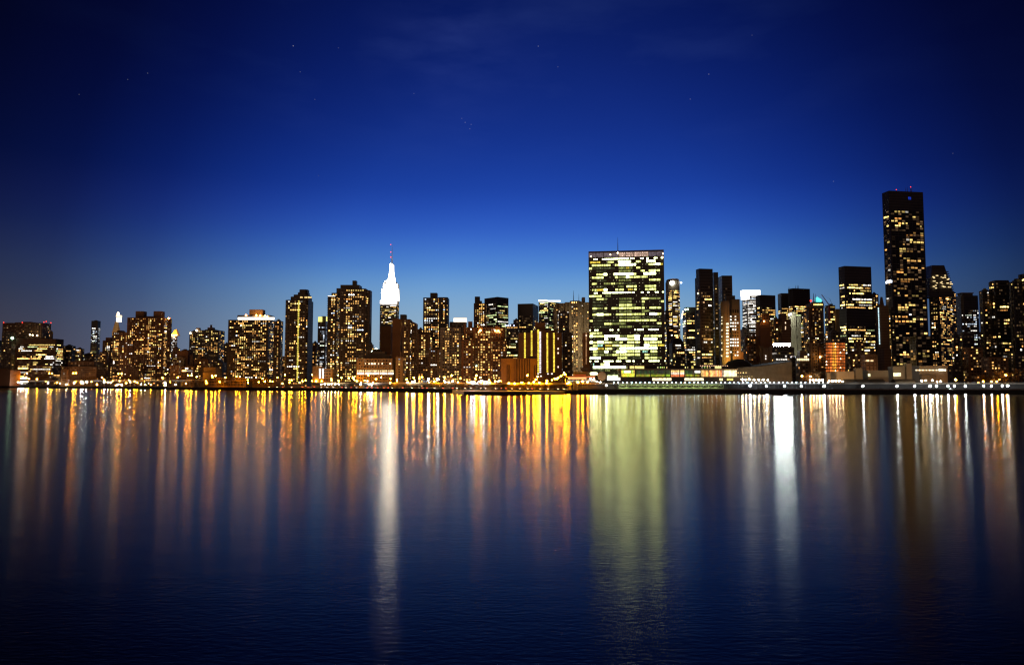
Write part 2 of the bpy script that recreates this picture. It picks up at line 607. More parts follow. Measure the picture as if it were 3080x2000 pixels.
class Wins:
    """windows of one building: collected, then the hundred brightest become parts, the rest one part"""
    def __init__(s):
        s.items = []   # (score, p, u, n, w, h, color or None)

    def add(s, p, u, n, w, h, colr, pr=0):
        lum = 0 if colr is None else colr[0] + colr[1] + colr[2]
        s.items.append((lum * w * h + pr, p.copy(), u, n, w, h, colr))

    def grid(s, p0, p1, z0, z1, sty, p=None, seed=None, gain=1.0, marg=.8, pal=None, top=1.0, cols=None):
        if sty is None or sty == 'none':
            return
        pitch, fh, ww, wh, lit, run, pl, br = STY[sty]
        if p is not None:
            lit = p
        if pal:
            pl = pal
        SEED[0] += 1
        rnd = random.Random(seed or SEED[0] * 77)
        o, u, n, L = face_frame(p0, p1)
        if L < 3 or z1 - z0 < fh:
            return
        nc = max(1, int((L - 2 * marg) / pitch))
        x0 = (L - nc * pitch) / 2
        nf = int((z1 - z0 - top) / fh)
        colbias = [rnd.random() ** .7 * 1.6 for _ in range(nc)]
        for j in range(nf):
            z = z1 - top - (j + 1) * fh + (fh - wh) / 2
            fb = rnd.choice((.25, .6, 1.0, 1.3, 1.8)) if run > 2.5 else 1.0
            i = 0
            while i < nc:
                pp = lit * fb * (colbias[i] if run <= 2.5 else 1.0) / (1 + (run - 1) * .5)
                if rnd.random() < pp:
                    k = 1 if run <= 1.0 else max(1, int(rnd.expovariate(1.0 / run)) + 1)
                    c = pick(PAL[pl], rnd)
                    b = br * gain * math.exp(rnd.gauss(-.25, .75))
                    for q in range(i, min(nc, i + k)):
                        bb = b * rnd.uniform(.8, 1.2)
                        s.add(o + u * (x0 + q * pitch + (pitch - ww) / 2) + Vector((0, 0, z)), u, n, ww * rnd.choice((1, 1, .85, .6)), wh * rnd.choice((1, 1, .8)), tuple(x * bb for x in c))
                    i += k
                else:
                    c = None          # some unlit panes get an added faint glow to lift facade tone
                    if rnd.random() < .3:
                        q = math.exp(rnd.gauss(-3.0, .8))
                        c = (q, q * .58, q * .28)
                    s.add(o + u * (x0 + i * pitch + (pitch - ww) / 2) + Vector((0, 0, z)), u, n, ww, wh, c)
                    i += 1

    def column(s, p, u, n, x, z0, z1, fh, w, h, colr):
        z = z0
        while z < z1:
            s.add(p + u * x + Vector((0, 0, z)), u, n, w, h, colr, 50)
            z += fh

    def build(s, parent, off, cap=98):
        s.items.sort(key=lambda r: -r[0])
        lit = [r for r in s.items if r[6] is not None][:cap]
        ids = set(id(r) for r in lit)
        rest = [r for r in s.items if id(r) not in ids]
        for r in lit:
            _, p, u, n, w, h, c = r
            o = bpy.data.objects.new('window', UNIT)
            C.objects.link(o)
            o.parent = parent
            M = Matrix(((u.x * w, n.x * .25, 0, p.x - off[0]), (u.y * w, n.y * .25, 0, p.y - off[1]), (0, 0, h, p.z - off[2]), (0, 0, 0, 1)))
            o.matrix_basis = M
            o.color = (*c, 1)
        if rest:
            me = bpy.data.meshes.new('window')
            v, f, cols = [], [], []
            for _, p, u, n, w, h, c in rest:
                k = len(v)
                a = p + n * .12
                for q in (a, a + u * w, a + u * w + Vector((0, 0, h)), a + Vector((0, 0, h))):
                    v.append((q.x - off[0], q.y - off[1], q.z - off[2]))
                f.append((k, k + 1, k + 2, k + 3))
                cols += list((c or (0, 0, 0))) + [1]
            me.from_pydata(v, [], f)
            at_ = me.attributes.new('glow', 'FLOAT_COLOR', 'FACE')
            at_.data.foreach_set('color', cols)
            me.materials.append(MATS['window_rest'])
            o = bpy.data.objects.new('window', me)
            C.objects.link(o)
            o.parent = parent
            if len(rest) > 1:
                o['kind'] = 'stuff'
        return len(lit)


def solve(a, c, top, d, T=28, corner=None, phi=None, side_max=.3):
    """plan of a block whose outline spans the bearings a..c; returns the four corners near-left, near-right, far-right, far-left"""
    ra, rc = raydir(a, top), raydir(c, top)
    ka, kc = ra.x / ra.y, rc.x / rc.y
    if corner is None:
        w = (kc - ka) * d
        if kc < 0:
            T = min(T, side_max * w / max(.02, -kc))
            return [(ka * d, d), (kc * (d + T), d), (kc * (d + T), d + T), (ka * d, d + T)]
        if ka > 0:
            T = min(T, side_max * w / max(.02, ka))
            return [(ka * (d + T), d), (kc * d, d), (kc * d, d + T), (ka * (d + T), d + T)]
        return [(ka * d, d), (kc * d, d), (kc * d, d + T), (ka * d, d + T)]
    rb = raydir(corner, top)
    kb = rb.x / rb.y
    B = Vector((kb * d, d))
    R = Vector((math.cos(phi), math.sin(phi)))
    Lv = Vector((-math.sin(phi), math.cos(phi)))
    # B + s R lies on bearing kc: B.x + sR.x = kc (B.y + sR.y)
    den = R.x - kc * R.y
    s = (kc * B.y - B.x) / den if abs(den) > 1e-4 else T
    if not 2 < s < 400:
        s = T
    den = Lv.x - ka * Lv.y
    r = (ka * B.y - B.x) / den if abs(den) > 1e-4 else T
    if not 2 < r < 400:
        r = T
    P = B + R * s
    Q = B + Lv * r
    O = B + R * s + Lv * r
    return [tuple(Q), tuple(B), tuple(P), tuple(O)], True


def inset(poly, k):
    cx = sum(p[0] for p in poly) / len(poly)
    cy = sum(p[1] for p in poly) / len(poly)
    return [(cx + (x - cx) * k, cy + (y - cy) * k) for x, y in poly]


def building(name, label, cat, d, blocks, group=None, extra=None, cap=98):
    """blocks: (part, a, c, top, options)"""
    first = None
    W_ = Wins()
    todo = []
    for bl in blocks:
        part, a, c, top, o = bl
        dd = d + o.get('d', 0)
        cor = o.get('b')
        r = solve(a, c, top, dd, o.get('T', 28), cor, rad(o['phi']) if 'phi' in o else None)
        oriented = isinstance(r, tuple)
        poly = r[0] if oriented else r
        ztop = at((a + c) / 2, top, dd).z
        z0 = at((a + c) / 2, o['bot'], dd).z if 'bot' in o else GZ
        todo.append((part, poly, oriented, z0, ztop, o, dd))
    p0 = todo[0][1]
    off = Vector((sum(p[0] for p in p0) / 4, sum(p[1] for p in p0) / 4, GZ))
    rt = root(name, label, cat, off, group)
    out = []
    for part, poly, oriented, z0, z1, o, dd in todo:
        mb = MB()
        mat = o.get('m', 'brown')
        if oriented:
            # Q (left end), B (near corner), P (right end), O (far)
            Q, B, P, O = poly
            mb.prism([Q, B, P, O], z0, z1)
            faces = [(Q, B), (B, P)]
        else:
            nl, nr, fr, fl = poly
            if o.get('rnd'):      # softened corners
                k = o['rnd']
                w = nr[0] - nl[0]
                dpt = fl[1] - nl[1]
                q = [(nl[0] + w * k, nl[1]), (nr[0] - w * k, nl[1]), (nr[0], nl[1] + dpt * k), (nr[0], fl[1] - dpt * k), (nr[0] - w * k, fl[1]), (nl[0] + w * k, fl[1]), (nl[0], fl[1] - dpt * k), (nl[0], nl[1] + dpt * k)]
                mb.prism(q, z0, z1)
                faces = [(q[0], q[1]), (q[1], q[2]), (q[7], q[0])]
            elif 'slope' in o:     # roof edge runs up or down towards the right
                z2 = at(0, 0, 1).z
                z1b = at((a + c) / 2, o['slope'], dd).z
                k = len(mb.v)
                mb.v += [(x, y, z0) for x, y in (nl, nr, fr, fl)] + [(nl[0], nl[1], z1), (nr[0], nr[1], z1b), (fr[0], fr[1], z1b), (fl[0], fl[1], z1)]
                mb.f += [(3, 2, 1, 0), (4, 5, 6, 7), (0, 1, 5, 4), (1, 2, 6, 5), (2, 3, 7, 6), (3, 0, 4, 7)]
                faces = [(nl, nr)]
                z1 = min(z1, z1b)
            elif 'taper' in o:
                mb.prism(poly, z0, z1, inset(poly, o['taper']))
                faces = []
            else:
                mb.prism(poly, z0, z1)
                faces = [(nl, nr), (nr, fr), (fl, nl)]
        for (A, Bp) in faces:
            oo, u, n, L = face_frame(A, Bp)
            if o.get('fins') and L > 4:          # vertical piers standing proud of the face
                st = o['fins']
                i = st / 2
                while i < L:
                    c0 = oo + u * (i - .35)
                    c1 = oo + u * (i + .35)
                    mb.prism([(c0.x, c0.y), (c0.x + n.x * .7, c0.y + n.y * .7), (c1.x + n.x * .7, c1.y + n.y * .7), (c1.x, c1.y)][::-1], z0, z1 - .5)
                    i += st
            if o.get('ledge') and L > 3:         # floor slabs or balconies standing proud
                st, dp = o['ledge']
                z = z1 - .6
                while z > z0 + 3:
                    c0, c1 = oo + u * .2, oo + u * (L - .2)
                    mb.prism([(c0.x + n.x * dp, c0.y + n.y * dp), (c1.x + n.x * dp, c1.y + n.y * dp), (c1.x, c1.y), (c0.x, c0.y)], z - .5, z)
                    z -= st
        if o.get('w', 'none') != 'none':
            for i, (A, Bp) in enumerate(faces):
                kw = {}
                W_.grid(A, Bp, max(z0, GZ), z1 - o.get('blank', 0), o['w'], p=o.get('p'), gain=o.get('g', 1.0), pal=o.get('pal'), top=o.get('t', 1.0))
        if o.get('parapet', True) and 'taper' not in o and 'slope' not in o and z1 - z0 > 12 and not o.get('rnd'):
            mb.prism(inset(poly, .5), z1, z1 + 1.6)
            mb.prism(inset(inset(poly, .25), 1), z1 + 1.6, z1 + 3.0)
        mb.build(part, mat, rt, off)
        out.append((poly, z0, z1, faces, dd))
    if extra:
        extra(rt, off, out, W_)
    W_.build(rt, off, cap)
    return rt


def lit_box(rt, off, a, c, top, bot, d, colr, k, T=4, name='lit_crown', seg=1):
    """a glowing volume: light on a crown, lantern, ledge or rail put into emission"""
    nm = 'glow_%s_%s' % (colr, k)
    if nm not in MATS:
        flat_mat(nm, (0.05, 0.05, 0.05), emit=colr, st=k)  # light put into the emission, floodlit parts included
    for i in range(seg):
        mb = MB()
        q0 = a + (c - a) * (i + (.04 if seg > 1 else 0)) / seg
        q1 = a + (c - a) * (i + (.96 if seg > 1 else 1)) / seg
        A, B = at(q0, top, d), at(q1, top, d)
        zb = at(a, bot, d).z
        mb.box(A.x, B.x, d, d + T, zb, A.z)
        mb.build(name, nm, rt, off)


def mast(rt, off, px, top, bot, d, r=.5, name='antenna', mat='metal'):
    mb = MB()
    A = at(px, top, d)
    z = at(px, bot, d).z
    mb.tube((A.x, d, z - 1), (A.x, d, (z + A.z) / 2), r, r * .7)
    mb.tube((A.x, d, (z + A.z) / 2), (A.x, d, A.z), r * .6, r * .25)
    mb.build(name, mat, rt, off)


def beacon(rt, off, px, py, d, r=1.0, mat='lamp_red'):
    p = at(px, py, d)
    me = bpy.data.meshes.new('beacon')
    bm = bmesh.new()
    bmesh.ops.create_icosphere(bm, subdivisions=1, radius=r)
    bm.to_mesh(me)
    bm.free()
    o = link('beacon', me, mat.replace('lamp', 'beacon'), rt)
    o.location = p - off
    return o


def spot(name, loc, tgt, watt, colr, ang=90, size=1.0, blend=.6):
    l = bpy.data.lights.new(name, 'SPOT')
    l.energy = watt
    l.color = colr
    l.spot_size = rad(ang)
    l.spot_blend = blend
    l.shadow_soft_size = size
    o = bpy.data.objects.new(name, l)
    C.objects.link(o)
    o.location = loc
    o.rotation_euler = (Vector(tgt) - Vector(loc)).to_track_quat('-Z', 'Y').to_euler()
    return o


# ================================================================ buildings, left to right
BT = 'building'


def ex(rt, off, out, W_):
    d = 1455
    for px, py in ((11, 970), (67, 970), (132, 969), (139, 967), (153, 971)):
        beacon(rt, off, px, py, d - 1, 1.2)
    beacon(rt, off, 37, 1017, 1418, 2.6, 'lamp_green')
    for px, py in ((90, 1007), (98, 1008), (112, 1009)):
        beacon(rt, off, px, py, 1440, 1.4, 'lamp_warm')


building('hospital', 'broad stepped dark hospital with red roof beacons at the far left edge', 'hospital', 1420, [
    ('rear_slab', 8, 154, 971, dict(m='brown', d=35, w='dark', T=30)),
    ('side_wing', 150, 160, 998, dict(m='brown', d=30, T=20)),
    ('main_wing', 48, 192, 1019, dict(m='brown', w='offd', p=.62, blank=9, T=25)),
    ('dark_tower', 6, 50, 1000, dict(m='dark', d=-1, w='ress', p=.05)),
    ('low_block', 85, 184, 1100, dict(m='brown', d=-18, w='off', p=.25)),
], extra=ex)
building('apartment_block', 'small dark apartment block with one lit edge, cut by the left frame edge', BT, 1500, [
    ('wall', -40, 9, 1023, dict(m='dark', w='ress', p=.3))])
building('warehouse', 'long blank low brown warehouse in front of the hospital', BT, 1340, [
    ('wall', -40, 62, 1113, dict(m='brick'))])
building('office_block', 'low two step dark office block right of the hospital', 'office block', 1480, [
    ('wall', 190, 228, 1040, dict(m='dark', w='off', p=.3)),
    ('wing', 226, 254, 1049, dict(m='brown', w='off', p=.35, d=-4)),
    ('low_wing', 186, 215, 1065, dict(m='brown', w='offs', d=-12))])
building('school', 'long low brown building with dark ribbon windows left of the twin topped block', BT, 1260, [
    ('wall', 183, 318, 1103, dict(m='brown', w='ress', p=.05, ledge=(3.6, .5))),
    ('upper_floor', 205, 310, 1088, dict(m='brown', d=8, w='dark')),
    ('entrance_wing', 184, 212, 1112, dict(m='brown', d=-6, w='offs', p=.2))])
building('glass_tower', 'slim lone dark glass tower sparkling with blue white windows', 'tower', 2650, [
    ('tower', 275, 303, 965, dict(m='black', w='cool', p=.42, g=1.2, blank=24, T=40)),
    ('podium', 272, 300, 1033, dict(m='dark', d=-8, w='offs'))])


def ex(rt, off, out, W_):
    d = 2480
    lit_box(rt, off, 350, 360.5, 955, 968, d - 6, (1.0, .85, .65), 2.4, 12, 'lantern')
    lit_box(rt, off, 349, 361.5, 948, 953, d - 6, (1.0, .72, .42), 2.0, 12, 'balcony')
    for y in (942, 946):
        beacon(rt, off, 355.5, y, d, 4.2 if y > 943 else 3.4, 'lamp_warm')
    p = at(355, 990, d)
    spot('spire_floodlight', (p.x + 30, d - 50, p.z - 30), (p.x, d, p.z), 260000, (1, .62, .25), 50)
    W_.grid((at(338, 1000, d).x, d), (at(364, 1000, d).x, d), 40, at(340, 1000, d).z, 'resd', p=.5)


building('clock_tower', 'stone tower with steep pyramid roof and glowing golden lantern on top', 'tower', 2480, [
    ('shaft', 337, 365, 1000, dict(m='tan', w='ress', parapet=False)),
    ('pyramid_roof', 338, 364, 967, dict(m='tan', bot=1000, taper=.38))], extra=ex)
building('residential_block', 'brown stepped apartment block just left of the twin topped block', BT, 1330, [
    ('wall', 309, 345, 1024, dict(m='brick', w='resd', p=.35)),
    ('upper_floors', 318, 341, 1015, dict(m='brick', bot=1024, d=3, w='ress')),
    ('low_wing', 300, 330, 1058, dict(m='brick', d=-20, w='resd', p=.3))])
building('residential_block', 'dark apartment block with a blue lit top window in front of the clock tower', BT, 1290, [
    ('wall', 340, 386, 999, dict(m='brown', w='resd', p=.38)),
    ('penthouse', 352, 374, 994, dict(m='dark', bot=999, d=6))],
    extra=lambda rt, off, out, W_: W_.add(at(373, 1013, 1289.5), Vector((1, 0, 0)), Vector((0, -1, 0)), 6, 2, (.1, .2, 1.6), 99))


def ex(rt, off, out, W_):
    beacon(rt, off, 508, 958, 1219, 1.6, 'lamp_amber')
    p0 = out[0]
    mb = MB()
    # slit like bay piers
    for px in range(400, 508, 18):
        A = at(px, 1000, 1219.2)
        mb.box(A.x, A.x + 1.2, 1218.6, 1220, GZ, at(px, 958, 1220).z)
    mb.build('bay_pier', 'brick', rt, off)


building('apartment_block', 'huge brick apartment slab with two square rooftop boxes', BT, 1220, [
    ('main_slab', 383, 513, 955, dict(m='brick', w='resd', p=.42, T=24)),
    ('east_wing', 505, 517.5, 960, dict(m='brick', d=-2, w='resd', T=15)),
    ('west_wing', 360, 386, 1001, dict(m='brick', d=2, w='resd', p=.4)),
    ('rooftop_box', 408, 442, 936, dict(m='brown', bot=957, d=6, T=18, parapet=False)),
    ('rooftop_box', 462, 496, 936, dict(m='brown', bot=957, d=6, T=18, parapet=False)),
    ('low_block', 382, 432, 1108, dict(m='orange_brick', d=-25, w='resd', p=.2))], extra=ex)


def ex(rt, off, out, W_):
    d = 2560
    mb = MB()
    A, B = at(515, 1009, d), at(534, 1009, d)
    mb.prism([(A.x, d), (B.x, d), (B.x, d + 22), (A.x, d + 22)], A.z, at(520, 990, d).z, inset([(A.x, d), (B.x, d), (B.x, d + 22), (A.x, d + 22)], .3))
    mb.build('gilded_roof', 'gold', rt, off)
    c = (A + B) / 2
    for dx in (-22, 0, 22):
        spot('roof_floodlight', (c.x + dx, d - 26, A.z + 2), (c.x + dx * .3, d, A.z + 14), 110000, (1, .6, .15), 100)
    for px in (516, 521, 526, 531):
        beacon(rt, off, px, 1008, d - 1, 2.2, 'lamp_amber')


building('office_tower', 'office tower with glowing golden pyramid roof behind the brick slab', 'tower', 2560, [
    ('shaft', 512, 534, 1010, dict(m='tan', w='wht', p=.5, parapet=False))], extra=ex)
building('brick_block', 'blank brown block with white punched side above a low orange wing', BT, 1150, [
    ('wall', 534, 580, 1055, dict(m='brick', w='none', T=20)),
    ('punched_wall', 531, 562, 1075, dict(m='tan', d=-4, w='dark')),
    ('stair_tower', 571, 585.5, 1068, dict(m='orange_brick', d=-3, T=12)),
    ('rear_tower', 520, 542, 1047, dict(m='brown', d=15, w='resd', p=.3))])
building('office_block', 'low brown office block with two rows of ribbon windows by the elevated road', 'office block', 1105, [
    ('wall', 544, 601, 1102, dict(m='brown', w='offd', p=.45)),
    ('wing', 512, 548, 1098, dict(m='brown', d=6, w='res', p=.15))])
building('apartment_tower', 'dark apartment block with small chimney box and lit top corner', 'tower', 1250, [
    ('tower', 596, 676, 993, dict(m='dark', w='resd', p=.33, ledge=(3.0, .6), T=26)),
    ('west_bay', 570, 597.5, 998, dict(m='dark', d=-1, w='resd', p=.4, ledge=(3.0, .6))),
    ('rooftop_box', 590, 604, 986, dict(m='brown', bot=997, d=6, T=10)),
    ('plant_room', 624, 647, 985, dict(m='brown', bot=995, d=6, T=12)),
    ('chimney', 632, 639, 977, dict(m='dark', bot=986, d=8, T=6)),
    ('low_wing', 674, 690, 1034, dict(m='dark', d=10, w='res'))],
    extra=lambda rt, off, out, W_: (beacon(rt, off, 592, 994, 1247, 1.8, 'lamp_warm'), beacon(rt, off, 573, 1002, 1247, 1.5, 'lamp_warm')))
building('brick_block', 'low orange lit brick block with a row of small windows and two roof boxes', BT, 1120, [
    ('wall', 584, 645, 1080, dict(m='orange_brick', w='res', p=.2)),
    ('roof_box', 596, 606, 1066, dict(m='tan', bot=1081, d=3, T=8, parapet=False)),
    ('east_wing', 640, 682, 1090, dict(m='dark', d=10, w='resd', p=.2))])
building('storage_building', 'windowless pale tan building stepped down on its right side', BT, 1060, [
    ('wall', 611, 667, 1119, dict(m='tan', parapet=False)),
    ('upper_wall', 613, 664, 1105, dict(m='tan', bot=1119, d=3, parapet=False))])
building('terrace_building', 'long low orange lit building with small square windows behind riverside trees', BT, 990, [
    ('wall', 628, 762, 1136, dict(m='orange_brick', w='dark', t=.3, parapet=False)),
    ('east_wing', 760, 842, 1140, dict(m='orange_brick', d=4, w='dark', t=.3, parapet=False))])


def ex(rt, off, out, W_):
    d = 1060
    lit_box(rt, off, 715, 825, 954.5, 961.5, d - 1.2, (1.0, .94, .84), 3.0, 1, 'lit_clerestory', 11)
    for px, y in ((771, 948), (783, 949), (797, 950), (740, 948), (804, 952)):
        beacon(rt, off, px, y, d + 1, 1.1, 'lamp_amber')
    c = at(775, 940, d)
    for dx in (-4, 2, 8):
        spot('crown_floodlight', (c.x + dx, d - 2, at(775, 952, d).z), (c.x + dx, d + 5, c.z), 7000, (1, .52, .12), 120)


building('apartment_tower', 'wide dark apartment block with white lit strip under an orange floodlit roof box', 'tower', 1060, [
    ('main_block', 687, 827, 962, dict(m='dark', w='resd', p=.36, ledge=(3.0, .8), T=30, parapet=False)),
    ('east_wing', 824, 852, 965, dict(m='dark', d=4, w='res', p=.3, ledge=(3.0, .8))),
    ('attic', 714, 826, 948, dict(m='dark', bot=962, d=2, T=20, parapet=False)),
    ('roof_box', 750, 798, 931, dict(m='orange_brick', bot=949, d=5, T=12, parapet=False))], extra=ex)


def ex(rt, off, out, W_):
    d = 1010
    p = at(896, 905, d - 1.2)
    W_.column(Vector((p.x, d - .2, 0)), Vector((1, 0, 0)), Vector((0, -1, 0)), 0, GZ + 8, p.z, 2.9, 2.0, 1.9, (1.5, 1.15, .18))
    q = at(902, 894, d)
    for i in range(14):
        if i not in (3, 4, 8):
            W_.add(Vector((q.x + i * 1.15, d + 1.8, q.z - 1)), Vector((1, 0, 0)), Vector((0, -1, 0)), 0.95, 1.9, (1.4, .95, .35), 40)


building('apartment_tower', 'tall dark stepped tower with one yellow lit stair column down its face', 'tower', 1010, [
    ('tower', 858, 944, 902, dict(m='dark', w='resd', p=.24, ledge=(2.9, .9), rnd=.08, T=30)),
    ('upper_tier', 873, 940, 892, dict(m='dark', bot=903, d=2, T=22, rnd=.1)),
    ('upper_tier', 882, 938, 886, dict(m='dark', bot=893, d=3, T=20, rnd=.1)),
    ('crown', 894, 934, 879, dict(m='dark', bot=887, d=5, T=16, rnd=.2)),
    ('plant_room', 899, 932, 870.5, dict(m='dark', bot=880, d=6, T=14, rnd=.2))], extra=ex)
building('brown_block', 'narrow dark block with orange lit base between two tall towers', BT, 1120, [
    ('wall', 938, 958, 1031, dict(m='brown', w='ress', p=.15)),
    ('low_wing', 930, 958, 1050, dict(m='orange_brick', d=-15, w='org', p=.5) if False else dict(m='orange_brick', d=-15, w='res', p=.4))])


def ex(rt, off, out, W_):
    d = 1300
    lit_box(rt, off, 957, 968.5, 953, 968, d - 1, (.9, .82, .22), 1.4, 2, 'lit_crown')
    lit_box(rt, off, 981, 987, 952, 966, d - 1, (.9, .82, .22), 1.6, 2, 'lit_crown')


building('office_tower', 'slender dark tower with yellow lit crown corners and bluish windows', 'tower', 1300, [
    ('tower', 956, 990, 968, dict(m='black', w='cool', p=.4, parapet=False)),
    ('crown', 967, 983, 951, dict(m='dark', bot=969, d=2, T=10))], extra=ex)
building('apartment_tower', 'massive dark brown tower with many stepped tiers and a square chimney box', 'tower', 960, [
    ('tower', 1022, 1112, 868, dict(m='dark', w='resd', p=.34, fins=13, T=26, parapet=False)),
    ('balcony_wing', 986, 1024, 890, dict(m='dark', d=-2, w='resd', p=.45, ledge=(3.0, 1.0))),
    ('step_tier', 997, 1026, 881, dict(m='dark', bot=891, d=0, T=18, w='resd', p=.5, parapet=False)),
    ('step_tier', 1012, 1095, 867, dict(m='dark', bot=882, d=2, T=18, parapet=False)),
    ('crown', 1024, 1089, 857, dict(m='dark', bot=869, d=3, T=18, parapet=False)),
    ('chimney', 1060, 1075, 844, dict(m='dark', bot=858, d=5, T=8, parapet=False)),
    ('east_wing', 1098, 1120, 873, dict(m='dark', d=3, w='resd', p=.3, rnd=.12))],
    extra=lambda rt, off, out, W_: lit_box(rt, off, 986, 1008, 889.5, 891.5, 957, (1, .93, .8), 2.0, 1, 'lit_ledge'))
building('clinic', 'low tan clinic with four pairs of bright white windows near the shore', BT, 905, [
    ('wall', 968, 1014, 1109, dict(m='tan', w='dark', parapet=False)),
    ('entrance_block', 940, 975, 1101, dict(m='tan', d=-5, parapet=False))],
    extra=lambda rt, off, out, W_: [W_.add(at(px, py, 899.6), Vector((1, 0, 0)), Vector((0, -1, 0)), 2.0, 2.6, (2.4, 2.2, 1.9), 90)
                                    for px in (960, 969) for py in (1115, 1122.5, 1130.5, 1138)])


def ex(rt, off, out, W_):
    d = 862
    A = at(1075, 1130, d)
    u, n = Vector((1, 0, 0)), Vector((0, -1, 0))
    for i in range(38):
        x = A.x + i * 1.12
        if i not in (7, 15, 23, 31):
            W_.add(Vector((x, d - .2, at(0, 1126, d).z)), u, n, .95, 2.3, (3.0, 2.6, 2.0), 60)
            W_.add(Vector((x, d - .2, at(0, 1118, d).z)), u, n, .8, 1.9, (1.8, 1.3, .6), 20)
    for k in (0, 3, 5, 6, 7, 8, 11, 14, 20, 21):
        W_.add(Vector((at(1098, 1098, d).x + k * 1.4, d - .2, at(0, 1096, d).z)), u, n, 1.2, 1.7, (2.4, 1.9, 1.2), 40)
    beacon(rt, off, 1120, 1057, d + 20, 1.2, 'lamp_green')
    beacon(rt, off, 1131, 1051, d + 20, 1.8, 'lamp_green')


building('civic_building', 'wide low stone hall with one brilliant white row of windows and dark domed roof pile', BT, 862, [
    ('wall', 1073, 1191, 1078, dict(m='tan', w='dark', fins=4.5, parapet=False)),
    ('east_wing', 1190, 1222, 1074, dict(m='tan', d=-3, w='ress', p=.2, parapet=False)),
    ('attic', 1094, 1176, 1068, dict(m='roof', bot=1079, d=4, T=16, parapet=False)),
    ('roof_pile', 1106, 1164, 1058, dict(m='roof', bot=1069, d=6, T=14, parapet=False)),
    ('lantern', 1118, 1150, 1050, dict(m='roof', bot=1059, d=8, T=10, taper=.7)),
    ('low_wing', 1110, 1124, 1036, dict(m='dark', d=60, w='ress'))], extra=ex)


# the tall white floodlit skyscraper
def ex(rt, off, out, W_):
    d = 2350
    lim = 'limestone'
    px2 = lambda a, c, top, bot, tp=None, dd=0, T=40: None

    def blk(part, a, c, top, bot, dd=0, T=30, taper=None, fins=0):
        mb = MB()
        A, B = at(a, bot, d + dd), at(c, bot, d + dd)
        z1 = at(a, top, d + dd).z
        poly = [(A.x, d + dd), (B.x, d + dd), (B.x, d + dd + T), (A.x, d + dd + T)]
        if taper:
            mb.prism(poly, A.z, z1, inset(poly, taper))
        else:
            mb.prism(poly, A.z, z1)
            if fins:
                x = A.x + 1
                while x < B.x - 1:
                    mb.box(x, x + fins * .4, d + dd - 1.0, d + dd, A.z, z1)
                    x += fins
        mb.build(part, lim, rt, off)
    blk('upper_tier', 1147, 1197, 868, 904, 2, 36, fins=4)
    blk('upper_tier', 1152, 1196, 853, 869, 5, 32, fins=4)
    blk('setback', 1156, 1190, 848.5, 853.5, 8, 28)
    blk('mast_base', 1160, 1188, 844, 848.5, 12, 20)
    blk('cornice', 1155, 1191, 847.6, 848.4, 7.5, 29)
    for j in range(4):
        for i in range(5):
            W_.add(at(1153.5 + i * 5.2, 870 + j * 3.6, d + 1.7), Vector((1, 0, 0)), Vector((0, -1, 0)), 2.2, 2.0, None)
    for px in range(1149, 1196, 4):
        for y in (856, 860, 864, 890, 896):
            W_.add(at(px + 1.2, y, d + 1.7 if y > 866 else d + 4.6), Vector((1, 0, 0)), Vector((0, -1, 0)), 1.0, 2.4, None)
    # tapering mooring mast with wings
    mb = MB()
    cx = at(1175, 843, d).x
    cy = d + 22
    prof = [(844, 12.8), (832, 10.0), (818, 7.6), (803, 6.6), (800, 7.0), (797, 6.8), (794, 5.0), (792, 2.2)]
    for (ya, ra_), (yb, rb_) in zip(prof, prof[1:]):
        za, zb = at(1175, ya, cy).z, at(1175, yb, cy).z
        q = lambda r: [(cx + r * math.cos(k * math.pi / 4 + .39), cy + r * math.sin(k * math.pi / 4 + .39)) for k in range(8)]
        mb.prism(q(ra_ * 1.1), za, zb, q(rb_ * 1.1))
    mb.build('mooring_mast', lim, rt, off)
    m2 = MB()
    z0 = at(1175, 793, cy).z
    z1 = at(1175, 735, cy).z
    m2.tube((cx, cy, z0), (cx, cy, z0 + (z1 - z0) * .35), 2.2, 1.6, 8)
    m2.tube((cx, cy, z0 + (z1 - z0) * .35), (cx, cy, z0 + (z1 - z0) * .7), 1.3, .9, 8)
    m2.tube((cx, cy, z0 + (z1 - z0) * .7), (cx, cy, z1), .6, .3, 8)
    m2.build('antenna', 'metal', rt, off)
    for y, r in ((736, 1.6), (758.5, 1.8), (773.5, 2.0)):
        beacon(rt, off, 1175.4, y, cy - 3, r)
    beacon(rt, off, 1175.4, 795.5, cy - 9, 3.6, 'lamp_white')
    # lit band of lamps round the setback
    for px in range(1157, 1192, 5):
        beacon(rt, off, px, 846.5, d + 7, 1.2, 'lamp_warm')
    # floodlights on the setbacks
    cxa = at(1172, 880, d).x
    for dx in (-24, -8, 8, 24):
        spot('facade_floodlight', (cxa + dx, d - 34, at(0, 912, d).z), (cxa + dx, d, at(0, 884, d).z), 6e5, (1, .97, .92), 110, 2)
        spot('facade_floodlight', (cxa + dx * .9, d - 24, at(0, 878, d).z), (cxa + dx * .9, d, at(0, 860, d).z), 2.4e5, (1, .97, .92), 110, 2)
    for dx in (-16, 0, 16):
        spot('mast_floodlight', (cxa + 2 + dx, d - 24, at(0, 846, d).z), (cxa + 2, d + 12, at(0, 815, d).z), 5e5, (1, .97, .92), 100, 2)
    spot('side_floodlight', (at(1222, 890, d).x, d + 6, at(0, 905, d).z), (at(1200, 880, d).x, d + 20, at(0, 880, d).z), 2e5, (1, .97, .92), 110, 2)


